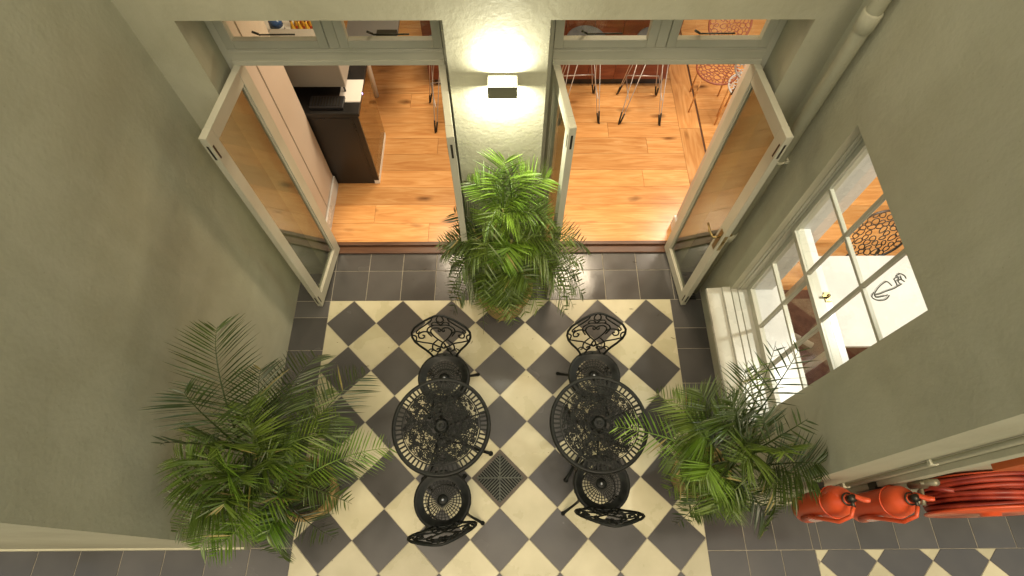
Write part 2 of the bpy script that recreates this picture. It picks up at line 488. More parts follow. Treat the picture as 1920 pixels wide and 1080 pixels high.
# drain sits in the dark tile centred (0, -7h)
lay_tiles(-1.48, 1.483, -5.0, 0.0, DG, 0.0, 0.0, ground, dark_skip=((0.0, round(-7*H, 2)),))
for k in range(12):                                      # two rows in front of the doors
    x0 = -1.775+0.3*k if k else XL; x1 = min(-1.775+0.3*(k+1), 1.76)
    if x1 <= x0+0.02: continue
    slab(x0, x1, 0.0, 0.296, ground)
    slab(x0, x1, 0.296, 0.52, ground)
for (xa, xb, ys) in ((XL, -1.48, [0, -.157, -.457, -.757, -1.057, -1.357, -1.657, -1.955, -2.25, -2.55, -2.85, -3.15]),
                     (1.483, XR, [0, -.27, -.457, -.757, -1.057, -1.357, -1.657, -1.992, -2.29, -2.59, -2.89, -3.2])):
    for a, b in zip(ys[:-1], ys[1:]): slab(xa, xb, b, a, ground)
for k in range(11):                                      # passage, left
    x1 = XL-0.3*k
    for a, b in ((-1.945, -2.245), (-2.245, -2.545), (-2.545, -2.845)): slab(x1-0.3, x1, b, a, ground)
xs = [XR, 1.98, 2.238, 2.300]+[2.300+0.2805*k for k in range(1, 13)]
for a, b in zip(xs[:-1], xs[1:]): slab(a, b, -1.992, -1.66, ground)
for a, b in ((XR, 2.006), (2.006, 2.252)):
    for c, d in ((-1.992, -2.29), (-2.29, -2.59), (-2.59, -2.89)): slab(a, b, d, c, ground)
lay_tiles(2.252, 5.6, -3.0, -1.992, 0.40, 2.472, -1.867, ground, ysee=-2.5)

# ------------------------------------------------------------------ walls
WT = 5.9
def solid(name, boxes, m, label, cat='wall', bevel=0.0):
    mb = MB()
    for bx in boxes: mb.box(*bx)
    return tag(mb.build(name, m, bevel=bevel), label, cat)

left_wall = solid('yard_wall', [(XL-0.35, XL, YLE, 0.56, -0.2, WT), (-6, XL-0.35, YLE, YLE+0.35, -0.2, WT)], M_wall,
    'tall blank olive plaster wall on the left of the yard, behind the big palm')
# back wall with two door openings
LX0, LX1, RX0, RX1, ZL = -1.542, -0.242, 0.287, 1.578, 2.57
back_wall = solid('back_wall', [(XL, LX0, YB, 0.56, -0.2, ZL), (LX1, RX0, YB, 0.56, -0.2, ZL), (RX1, XR+0.002, YB, 0.56, -0.2, ZL),
    (XL, XR+0.002, YB, 0.56, ZL, WT)], M_wall, 'olive plaster wall with the lamp and two double doorways')
WY0, WY1, WZ0, WZ1 = -1.197, -0.212, 0.60, 2.362
right_wall = solid('yard_wall', [(XR, XR+0.30, YRE, WY0, -0.2, WT), (XR, XR+0.30, WY1, 0.56, -0.2, WT),
    (XR, XR+0.30, WY0, WY1, -0.2, WZ0), (XR, XR+0.30, WY0, WY1, WZ1, WT),
    (XR+0.30, 6, YRE, YRE+0.30, -0.2, WT)], M_wall, 'olive plaster wall on the right of the yard, pierced by the sash window')
# plinth and corner bead along the passage face
tag(MB().box(XR+0.02, 6, YRE-0.018, YRE, 0, 0.11).build('skirting', M_wall, right_wall))
tag(MB().box(-6, XL-0.004, YLE-0.012, YLE, 0, 0.10).build('skirting', M_wall, left_wall))
solid('passage_wall', [(-6, 6, -5.4, -5.1, -0.2, 3.4)], M_wall, 'low olive wall closing the passage behind the viewer')

# ------------------------------------------------------------------ room behind
FZ = 0.04
room = tag(MB().box(-4.2, 5.2, 0.56, 5.0, -0.2, FZ-0.012).box(XR+0.30, 5.2, YRE+0.30, 0.56, -0.2, FZ-0.012).build('room_floor', M_thresh), kind='structure')
def plank(x0, x1, y0, y1, parent, along='x'):
    g = 0.0012
    if along == 'x': lx, ly = x1-x0, y1-y0
    else: lx, ly = y1-y0, x1-x0
    P = [(-lx/2+g, -ly/2+g), (lx/2-g, -ly/2+g), (lx/2-g, ly/2-g), (-lx/2+g, ly/2-g)]
    me = MB().prism(P, -0.012, 0.0, inset=0.001).mesh('plank', M_plank)
    return link_mesh('plank', me, parent, ((x0+x1)/2, (y0+y1)/2, FZ+random.uniform(-.0005,.0005)), (0, 0, 0 if along == 'x' else PI/2))
rp = random.Random(5)
def planks(x0, x1, y0, y1, w=0.205):
    y = y0
    while y < y1-0.01:
        yy = min(y+w, y1)
        x = x0-rp.uniform(0, 1.6)
        while x < x1:
            l = rp.uniform(1.6, 3.4)
            a, b = max(x, x0), min(x+l, x1)
            if b-a > 0.05: plank(a, b, y, yy, room)
            x += l
        y = yy
planks(-2.6, 1.83, 0.575, 3.6)
y = 0.575
for l in (1.35, 1.9):
    plank(1.83, 2.04, y, y+l, room, 'y'); y += l
planks(2.06, 4.6, -1.3, 3.6)
# room walls and ceiling
tag(MB().box(-4.2, 5.2, 0.58, 5.0, 2.76, 2.9).box(XR+0.305, 5.2, YRE+0.31, 0.58, 2.76, 2.9).build('room_ceiling', M_white), kind='structure')
inner = MB()
inner.box(-1.70, -1.58, 0.562, 1.222, FZ, 2.76)             # stub beside the left doorway
inner.box(-4.2, -1.70, 0.562, 0.66, FZ, 2.76)
inner.box(-2.9, -2.8, 0.66, 5.0, FZ, 2.76)
inner.box(-2.8, 5.2, 4.1, 4.2, FZ, 2.76)
inner.box(4.9, 5.0, -1.37, 4.1, FZ, 2.76)
inner.box(XR+0.302, 4.9, YRE+0.302, YRE+0.36, FZ, 2.76)
rw = tag(inner.build('room_wall', M_roomwall), kind='structure')
MB().box(-1.578, -1.560, 0.575, 1.222, FZ, FZ+0.14).build('skirting', M_gloss, rw, bevel=0.004)
MB().box(RX1+0.02, RX1+0.20, 0.575, 0.60, FZ, FZ+0.14).box(1.58, 1.60, 0.575, 0.76, FZ, FZ+0.14).build('skirting', M_gloss, rw)
MB().box(1.60, 1.72, 0.60, 0.76, FZ, 2.76).build('wall_end', M_roomwall, rw)
MB().box(-1.579, -1.574, 0.86, 0.868, FZ+0.14, 2.76).build('panel_joint', M_beige, rw)

# ------------------------------------------------------------------ french doors
def door_leaf(parent, hinge, free, z0, z1, out, handle=False, label=None):
    """leaf standing from hinge to free edge (x, y); out = side of the thickness"""
    hv = Vector((hinge[0], hinge[1], 0)); fv = Vector((free[0], free[1], 0))
    w = (fv-hv).length
    ang = math.atan2(fv.y-hv.y, fv.x-hv.x)
    root = MB()
    t = 0.042
    st = 0.082; br = 0.11; tr = 0.092
    ya, yb = (0, t) if out > 0 else (-t, 0)
    root.box(0, st, ya, yb, 0, z1-z0).box(w-st, w, ya, yb, 0, z1-z0)
    root.box(st, w-st, ya+0.001, yb-0.001, 0, br).box(st, w-st, ya+0.001, yb-0.001, z1-z0-tr, z1-z0)
    leaf = root.build('door', M_paint, parent, bevel=0.003)
    leaf.location = (hinge[0], hinge[1], z0); leaf.rotation_euler = (0, 0, ang)
    if label: leaf['label'] = label
    ym = (ya+yb)/2
    MB().box(st-0.004, w-st+0.004, ym-0.003, ym+0.003, br-0.004, z1-z0-tr+0.004).build('pane', M_dpane, leaf)
    bd = MB(); b = 0.012; d = 0.009
    for s_ in (-1, 1):
        y0_, y1_ = (ym+0.003, ym+0.003+d) if s_ > 0 else (ym-0.003-d, ym-0.003)
        bd.box(st, st+b, y0_, y1_, br+b, z1-z0-tr-b).box(w-st-b, w-st, y0_, y1_, br+b, z1-z0-tr-b)
        bd.box(st, w-st, y0_, y1_, br, br+b).box(st, w-st, y0_, y1_, z1-z0-tr-b, z1-z0-tr)
    bd.build('glazing_bead', M_paint, leaf, bevel=0.002)
    for z in (0.22, (z1-z0)-0.25):
        MB().tube([(-0.004, ym, z), (-0.004, ym, z+0.10)], 0.008, 8).box(-0.0015, 0.0, ya+0.004, yb-0.004, z+0.001, z+0.099).build('hinge', M_darkmetal, leaf)
    # flush bolts in the free edge
    for z in (0.06, z1-z0-0.17):
        MB().box(w-0.001, w+0.0015, ym-0.006, ym+0.006, z, z+0.11).box(w-0.024, w-0.012, yb-0.0005, yb+0.0015, z, z+0.10).box(w-0.024, w-0.012, ya-0.0015, ya+0.0005, z, z+0.10).build('flush_bolt', M_darkmetal, leaf)
    if handle:
        hm = MB()
        for s_ in (-1, 1):
            yy = yb if s_ > 0 else ya
            hm.box(w-st*0.72, w-st*0.28, min(yy, yy+s_*0.004), max(yy, yy+s_*0.004), 0.90, 1.12)
            hm.tube([(w-st*0.5, yy, 1.04), (w-st*0.5, yy+s_*0.045, 1.04)], 0.009, 8)
            hm.tube([(w-st*0.5, yy+s_*0.045, 1.04), (w-st*0.5-0.06, yy+s_*0.05, 1.035), (w-st*0.5-0.12, yy+s_*0.047, 1.045)], [0.009, 0.010, 0.007], 8)
        hm.build('handle', M_brass, leaf)
        MB().box(w-0.0005, w+0.002, ym-0.012, ym+0.012, 0.92, 1.10).box(w+0.002, w+0.010, ym-0.006, ym+0.006, 1.0, 1.03).build('lock_plate', M_brass, leaf)
    return leaf

def french_doors(x0, x1, hl, fl, hr, fr, label, hh=(False, False)):
    t = empty('french_doors', ((x0+x1)/2, YF, 0), label, 'doors', 'double glazed doors to the yard')
    ox = -(x0+x1)/2; oy = -YF
    f = MB(); j = 0.045
    y0, y1 = oy+YF, oy+YF+0.075
    zt0, zt1 = 2.125, 2.215
    f.box(ox+x0+.001, ox+x0+j, y0, y1, 0.0, ZL-0.001).box(ox+x1-j, ox+x1-.001, y0, y1, 0.0, ZL-0.001)
    f.box(ox+x0+j, ox+x1-j, y0+.001, y1-.001, ZL-j, ZL-0.001).box(ox+x0+j, ox+x1-j, y0-0.006, y1-.001, zt0, zt1)
    f.box(-0.03, 0.03, y0+.002, y1-.002, zt1, ZL-j)
    f.box(ox+x0+j, ox+x0+j+0.012, y0+0.045, y1-0.003, 0, zt0).box(ox+x1-j-0.012, ox+x1-j, y0+0.045, y1-0.003, 0, zt0)
    f.build('door_frame', M_paint, t, bevel=0.003)
    MB().box(ox+x0+j, ox+x1-j, y0-0.018, y0-0.0065, zt0-0.012, zt0+0.02).box(ox+x0+j, ox+x1-j, y0-0.012, y0-0.0065, zt1-0.02, zt1-0.006).build('drip_moulding', M_paint, t, bevel=0.002)
    for a, b in ((ox+x0+j, -0.03), (0.03, ox+x1-j)):
        s = MB(); q = 0.05; zs0, zs1 = zt1+0.002, ZL-j-0.002
        a += .002; b -= .002
        s.box(a, a+q, y0-0.004, y0+0.04, zs0, zs1).box(b-q, b, y0-0.004, y0+0.04, zs0, zs1)
        s.box(a+q, b-q, y0-0.003, y0+0.039, zs0, zs0+q).box(a+q, b-q, y0-0.003, y0+0.039, zs1-q, zs1)
        sh = s.build('transom_window', M_paint, t, bevel=0.003)
        MB().box(a+q-.003, b-q+.003, y0+0.016, y0+0.021, zs0+q-.003, zs1-q+.003).build('pane', M_pane, sh)
        mx = (a+b)/2
        MB().tube([(mx-0.10, y0+0.055, zs0+q-0.004), (mx+0.10, y0+0.055, zs0+q-0.002)], 0.005, 6).tube([(mx-0.10, y0+0.055, zs0+q), (mx-0.13, y0+0.05, zs0+q+0.02)], 0.007, 6).box(mx-0.02, mx+0.02, y0+0.0405, y0+0.05, zs0+0.015, zs0+0.04).build('stay', M_darkmetal, sh)
    MB().box(ox+x0+j, ox+x1-j, y0-0.03, y0+0.04, 0.0, 0.022).build('threshold', M_thresh, t, bevel=0.004)
    MB().box(ox+x0+j, ox+x1-j, y0+0.04, y0+0.075, 0.0, FZ+0.006).build('threshold_step', M_thresh, t, bevel=0.003)
    for (h, fr_, o, hd, lb) in ((hl, fl, +1, hh[0], 'left leaf'), (hr, fr, -1, hh[1], 'right leaf')):
        door_leaf(t, (ox+h[0], oy+h[1]), (ox+fr_[0], oy+fr_[1]), 0.028, 2.115, o, hd, lb+' of the open pair, painted sage')
    return t
french_doors(LX0, LX1, (-1.497, 0.520), (-1.570, -0.062), (-0.287, 0.520), (-0.212, -0.055), 'left pair of open sage glazed doors with the black cabinet behind')
french_doors(RX0, RX1, (0.332, 0.520), (0.405, 0.0), (1.533, 0.520), (1.600, -0.068), 'right pair of open sage glazed doors with brass lever handle, bar stools behind', (False, True))

# ------------------------------------------------------------------ sconce
sc = empty('wall_lamp', (0.047, YB, 2.165), 'lit square up and down lamp on the plaster pier between the doors', 'wall lamp')
MB().box(-0.04, 0.04, -0.014, 0.0, 0.015, 0.065).build('mounting_plate', M_steel, sc)
b = MB()
b.box(-0.08, 0.08, -0.104, -0.100, 0.0, 0.08).box(-0.08, 0.08, -0.018, -0.014, 0.0, 0.08)
b.box(-0.08, -0.076, -0.100, -0.018, 0.0, 0.08).box(0.076, 0.08, -0.100, -0.018, 0.0, 0.08)
b.build('lamp_body', mat('grey_green_metal', (0.16, 0.16, 0.11), 0.45, 0.3), sc)
MB().box(-0.0755, 0.0755, -0.0995, -0.0185, 0.066, 0.074).build('diffuser', M_lampglass, sc)
MB().box(-0.0755, 0.0755, -0.0995, -0.0185, 0.006, 0.012).build('diffuser', M_lampglass, sc)
SC = (1.0, 0.96, 0.78)
lamp('wall_lamp_up', (0.047, YB-0.062, 2.25), (PI, 0, 0), 0.14, 0.075, 5.5, SC)
lamp('wall_lamp_down', (0.047, YB-0.062, 2.160), (0, 0, 0), 0.14, 0.075, 10, SC)

# ------------------------------------------------------------------ downpipe
dp = empty('downpipe', (1.708, 0.09, 0), 'painted drainpipe in the right back corner, from top to ground', 'pipe')
MB().lathe([(0.038, 0.0), (0.038, 5.9)], 20).build('pipe', M_wall, dp)
for z in (0.9, 2.70, 4.4):
    MB().lathe([(0.039, z-0.05), (0.045, z-0.045), (0.045, z+0.045), (0.039, z+0.05)], 20).build('socket', M_wall, dp)
for z in (1.75, 3.6):
    MB().lathe([(0.0385, z-0.012), (0.043, z-0.012), (0.043, z+0.012), (0.0385, z+0.012)], 20).box(0.03, 0.052, -0.03, 0.03, z-0.012, z+0.012).build('bracket', M_wall, dp)

# ------------------------------------------------------------------ sash window in the right wall
win = empty('sash_window', (XR, (WY0+WY1)/2, WZ0), 'white and sage sash window with small panes in the right wall, bright room behind', 'window')
oy = -(WY0+WY1)/2; oz = -WZ0
def wb(x0, x1, y0, y1, z0, z1): return (x0, x1, y0+oy, y1+oy, z0+oz, z1+oz)
f = MB()
for k, (xa, xb, ins) in enumerate(((0.045, 0.065, 0.006), (0.065, 0.078, 0.014), (0.078, 0.112, 0.010), (0.112, 0.150, 0.022))):
    f.box(*wb(xa, xb, WY1-ins, WY1-.0005, WZ0+.001, WZ1)).box(*wb(xa, xb, WY0+.0005, WY0+ins, WZ0+.001, WZ1)).box(*wb(xa, xb, WY0+ins, WY1-ins, WZ1-ins, WZ1-.0005))
f.build('window_frame', M_paint, win, bevel=0.002)
f = MB()
f.box(*wb(0.150, 0.31, WY1-0.016, WY1-.0005, WZ0+.03, WZ1)).box(*wb(0.150, 0.31, WY0+.0005, WY0+0.016, WZ0+.03, WZ1)).box(*wb(0.150, 0.31, WY0+.016, WY1-.016, WZ1-0.016, WZ1-.0005))
f.build('window_lining', M_gloss, win)
def sash(name, x0, x1, z0, z1, bot, top):
    y0, y1 = WY0+0.011, WY1-0.011
    st = 0.030; mw = 0.020
    s = MB()
    s.box(*wb(x0, x1, y0, y0+st, z0, z1)).box(*wb(x0, x1, y1-st, y1, z0, z1))
    s.box(*wb(x0+.0005, x1-.0005, y0+st, y1-st, z0, z0+bot)).box(*wb(x0+.0005, x1-.0005, y0+st, y1-st, z1-top, z1))
    r = s.build(name, M_paint, win, bevel=0.002)
    gy0, gy1, gz0, gz1 = y0+st, y1-st, z0+bot, z1-top
    cw = (gy1-gy0)/3; chh = (gz1-gz0)/2
    for k in (1, 2):
        MB().box(*wb(x0+.003, x1-.003, gy0+cw*k-mw/2, gy0+cw*k+mw/2, gz0, gz1)).build('glazing_bar', M_paint, r, bevel=0.003)
    for a, b_ in ((gy0, gy0+cw-mw/2), (gy0+cw+mw/2, gy0+2*cw-mw/2), (gy0+2*cw+mw/2, gy1)):
        MB().box(*wb(x0+.003, x1-.003, a, b_, gz0+chh-mw/2, gz0+chh+mw/2)).build('glazing_bar', M_paint, r, bevel=0.003)
        for c, d in ((gz0, gz0+chh-mw/2), (gz0+chh+mw/2, gz1)):
            xm = (x0+x1)/2
            MB().box(*wb(xm-.002, xm+.002, a, b_, c, d)).build('pane', M_pane, r)
    return r
us = sash('upper_sash', 0.080, 0.110, 1.455, WZ1-0.012, 0.034, 0.036)
ls = sash('lower_sash', 0.1125, 0.149, WZ0+0.032, 1.478, 0.06, 0.036)
MB().box(*wb(0.1495, 0.195, WY0+0.017, WY1-0.017, 1.440, 1.472)).build('meeting_rail', M_gloss, ls, bevel=0.004)
MB().box(*wb(0.155, 0.19, -0.735, -0.675, 1.4722, 1.480)).tube([(0.17, -0.705+oy, 1.480+oz), (0.17, -0.705+oy, 1.500+oz)], 0.010, 8).box(*wb(0.135, 0.175, -0.712, -0.698, 1.488, 1.496)).build('sash_catch', M_brass, ls)
MB().box(*wb(0.152, 0.39, WY0-0.04, WY1+0.04, WZ0-0.004, WZ0+0.028)).build('windowboard', M_gloss, win, bevel=0.004)
s = MB()
s.add([(-0.165, WY0-0.05+oy, -0.065), (0.0, WY0-0.05+oy, -0.065), (0.0, WY0-0.05+oy, -0.010), (-0.165, WY0-0.05+oy, -0.030),
       (-0.165, WY1+0.03+oy, -0.065), (0.0, WY1+0.03+oy, -0.065), (0.0, WY1+0.03+oy, -0.010), (-0.165, WY1+0.03+oy, -0.030)],
      [(0,1,2,3), (7,6,5,4), (0,4,5,1), (3,2,6,7), (0,3,7,4), (1,5,6,2)])
s.build('sill', M_sill, win, bevel=0.004)
MB().box(-0.06, 0.0, WY0+.001+oy-0.03, WY1+oy+0.02, -0.0095, 0.012).build('sill_step', M_sill, win, bevel=0.003)
MB().box(0.0015, 0.045, WY0+.001+oy, WY1-.001+oy, 0.0005, 0.022).build('sill_step', M_sill, win, bevel=0.003)
MB().box(0.046, 0.1485, WY0+.013+oy, WY1-.013+oy, 0.0005, 0.0315).build('sill_step', M_sill, win, bevel=0.003)

def camray(px, py):
    d = Vector(((px-960)/1050.91, -(py-540)/1050.91, -1.0))
    d.rotate(CAMR)
    return d
def at_x(px, py, X):
    d = camray(px, py); return CAMP + d*((X-CAMP.x)/d.x)
def at_y(px, py, Y):
    d = camray(px, py); return CAMP + d*((Y-CAMP.y)/d.y)
def at_z(px, py, Z):
    d = camray(px, py); return CAMP + d*((Z-CAMP.z)/d.z)

# hand drawn loops, letters and painted shadow on the pane, next to the near jamb
def z5(x, y): return (1560+x/4.5, 440+y/4.5)
strokes = [[(505,430),(465,397),(425,415),(385,455),(358,505),(400,500),(455,478),(520,455),(560,432),(590,415)],
           [(352,485),(338,515),(350,540),(400,556),(455,545),(485,510)],
           [(360,505),(372,528),(420,522),(470,508)],
           [(520,372),(540,400),(548,430)], [(528,368),(560,355),(560,395),(575,412)], [(575,345),(590,380),(612,395)], [(545,385),(585,378)],
           [(535,350),(575,330),(615,350),(625,370)]]
ink_and_shadow = MB()
for st in strokes:
    pts = [at_x(*z5(*p), XR+0.0922) for p in st]
    fine = []
    for i in range(len(pts)-1):
        p0, p1, p2, p3 = pts[max(i-1,0)], pts[i], pts[i+1], pts[min(i+2,len(pts)-1)]
        for k in range(4):
            t = k/4
            fine.append(0.5*((2*p1)+(p2-p0)*t+(2*p0-5*p1+4*p2-p3)*t*t+(3*p1-p0-3*p2+p3)*t**3))
    fine.append(pts[-1])
    ink_and_shadow.tube([(p.x-XR, p.y+oy, p.z+oz) for p in fine], 0.0030, 5)
    ink_and_shadow.tube([(p.x-XR, p.y+oy+0.007, p.z+oz-0.006) for p in fine[2:-2]], 0.0012, 4)  # thin offset copy of each stroke, painting in its shadow
ink_and_shadow.build('lettering_and_shadow', M_ink_shadow, us)

# ------------------------------------------------------------------ drain grate
gr = empty('drain_grate', (0, -7*H, 0), 'square dark slotted drain cover set diagonally among the checker tiles', 'drain cover', rz=PI/4)
ts = 0.1485
MB().box(-ts, ts, -ts, ts, -0.0033, -0.0028).build('tray', mat('drain_shade', (0.004, 0.004, 0.004), 0.9), gr)  # black sheet; the shade down in the slots is put into its colour
fr = MB()
fr.box(-ts, ts, -ts, -ts+0.022, -0.012, 0.0005).box(-ts, ts, ts-0.022, ts, -0.012, 0.0005).box(-ts, -ts+0.022, -ts+0.022, ts-0.022, -0.0027, 0.0035).box(ts-0.022, ts, -ts+0.022, ts-0.022, -0.012, 0.0005)
fr.build('rim', noisy('grate_bronze', (0.045, 0.036, 0.026), (0.075, 0.060, 0.045), scale=12, rough=(0.4, 0.6)), gr)
gm = noisy('grate_iron', (0.035, 0.042, 0.032), (0.07, 0.08, 0.06), scale=18, rough=(0.35, 0.55))
bars = MB()
q = ts-0.022
for k4 in range(4):                 # four triangles, ribs square to the outer edge, meeting on the diagonals
    M = Matrix.Rotation(k4*PI/2, 4, 'Z')
    for k in range(-6, 7):
        c = k*0.0182
        x0 = abs(c)+0.001
        if x0 < q-0.008: bars.box(x0, q, c-0.0034, c+0.0034, -0.0026, 0.0055, M)
    M = Matrix.Rotation(PI/4+k4*PI/2, 4, 'Z')
    bars.box(0.002, q*1.38, -0.0042, 0.0042, -0.0025, 0.0060, M)
bars.build('grating', gm, gr)

# ------------------------------------------------------------------ cast iron furniture
def spiral(cx, cy, r, a0, turns, n=10, shrink=0.25):
    return [(cx+math.cos(a0+turns*2*PI*i/n)*r*(1-(1-shrink)*i/n), cy+math.sin(a0+turns*2*PI*i/n)*r*(1-(1-shrink)*i/n)) for i in range(n+1)]

def ring(mb, r, z, w, h, n=48, M=None):
    mb.lathe([(r-w, z), (r-w, z+h), (r+w, z+h), (r+w, z), (r-w, z)], n, M, smooth=False)

def make_table():
    t = empty('garden_table', (0, 0, 0), 'x', 'table')
    zt = 0.70
    m = MB()
    m.lathe([(0.300, zt-0.004), (0.302, zt+0.004), (0.318, zt+0.007), (0.326, zt+0.001), (0.328, zt-0.018), (0.323, zt-0.020), (0.318, zt-0.006), (0.300, zt-0.004)], 64)
    ring(m, 0.258, zt-0.004, 0.004, 0.009, 64)
    m.build('rim', M_iron, t)
    m = MB()
    for k in range(60):                                     # slotted border
        a = 2*PI*k/60
        M = Matrix.Rotation(a, 4, 'Z')
        m.box(0.260, 0.303, -0.0055, 0.0055, zt-0.003, zt+0.004, M)
    m.build('slotted_border', M_iron, t)
    # scrollwork of the top: rings of C-scrolls, leaves and buds
    m = MB()
    rr = random.Random(3)
    for R in (0.247, 0.160, 0.075): ring(m, R, zt-0.002, 0.0016, 0.005, 56)
    for k in range(800):
        R = 0.042+0.206*rr.random()**0.55; a = rr.uniform(0, 2*PI)
        sz = rr.uniform(0.009, 0.021)
        p = spiral(R*math.cos(a), R*math.sin(a), sz, rr.uniform(0, 6), rr.choice((-1, 1))*rr.uniform(0.7, 1.2), 8, 0.3)
        p = [(x, y, zt+rr.uniform(-0.001, 0.002)) for x, y in p if math.hypot(x, y) < 0.250]
        if len(p) > 3: m.tube(p, rr.uniform(0.0024, 0.0040), 4)
        if k % 5 == 0:                                     # small leaves
            c, s_ = math.cos(a+1.2), math.sin(a+1.2)
            x, y = R*math.cos(a), R*math.sin(a)
            m.tube([(x-c*0.014, y-s_*0.014, zt), (x-c*0.004, y-s_*0.004, zt+0.003), (x+c*0.006, y+s_*0.006, zt+0.003), (x+c*0.014, y+s_*0.014, zt)], [0.0015, 0.0042, 0.0038, 0.0015], 5)
    m.build('scrollwork', M_iron, t)
    m = MB()
    m.lathe([(0.0, zt-0.006), (0.036, zt-0.006), (0.038, zt+0.003), (0.028, zt+0.005), (0.024, zt+0.001), (0.013, zt+0.001), (0.011, zt+0.006), (0.0, zt+0.007)], 28)
    m.build('centre_boss', M_iron, t)
    m = MB()
    m.lathe([(0.012, 0.20), (0.018, 0.24), (0.013, 0.30), (0.022, 0.36), (0.014, 0.42), (0.013, 0.55), (0.024, 0.62), (0.050, 0.675), (0.052, 0.690), (0.0, 0.694)], 16)
    m.build('column', M_iron, t)
    for k in range(3):
        a = 2*PI*k/3 - PI*0.72
        M = Matrix.Rotation(a, 4, 'Z')
        pts = [(0.010, 0, 0.40), (0.05, 0, 0.43), (0.10, 0, 0.38), (0.11, 0, 0.28), (0.14, 0, 0.16), (0.20, 0, 0.09), (0.26, 0, 0.035), (0.30, 0, 0.012), (0.325, 0, 0.013)]
        l = MB().tube(pts, [0.010, 0.011, 0.012, 0.013, 0.014, 0.013, 0.012, 0.013, 0.010], 6, M)
        l.tube([(0.012, 0, 0.22), (0.06, 0, 0.20), (0.10, 0, 0.22), (0.11, 0, 0.27)], 0.008, 5, M)
        l.lathe([(0.0, 0.0), (0.020, 0.0), (0.018, 0.012), (0.0, 0.016)], 10, M @ Matrix.Translation((0.31, 0, 0)))
        l.build('leg', M_iron, t)
    m = MB()
    for k in range(3):
        M = Matrix.Rotation(2*PI*k/3+0.3, 4, 'Z')
        m.tube([(0.02, 0, 0.66), (0.10, 0, 0.672), (0.22, 0, 0.688), (0.300, 0, 0.690)], [0.009, 0.007, 0.006, 0.006], 5, M)
    m.build('top_bracket', M_iron, t)
    return t

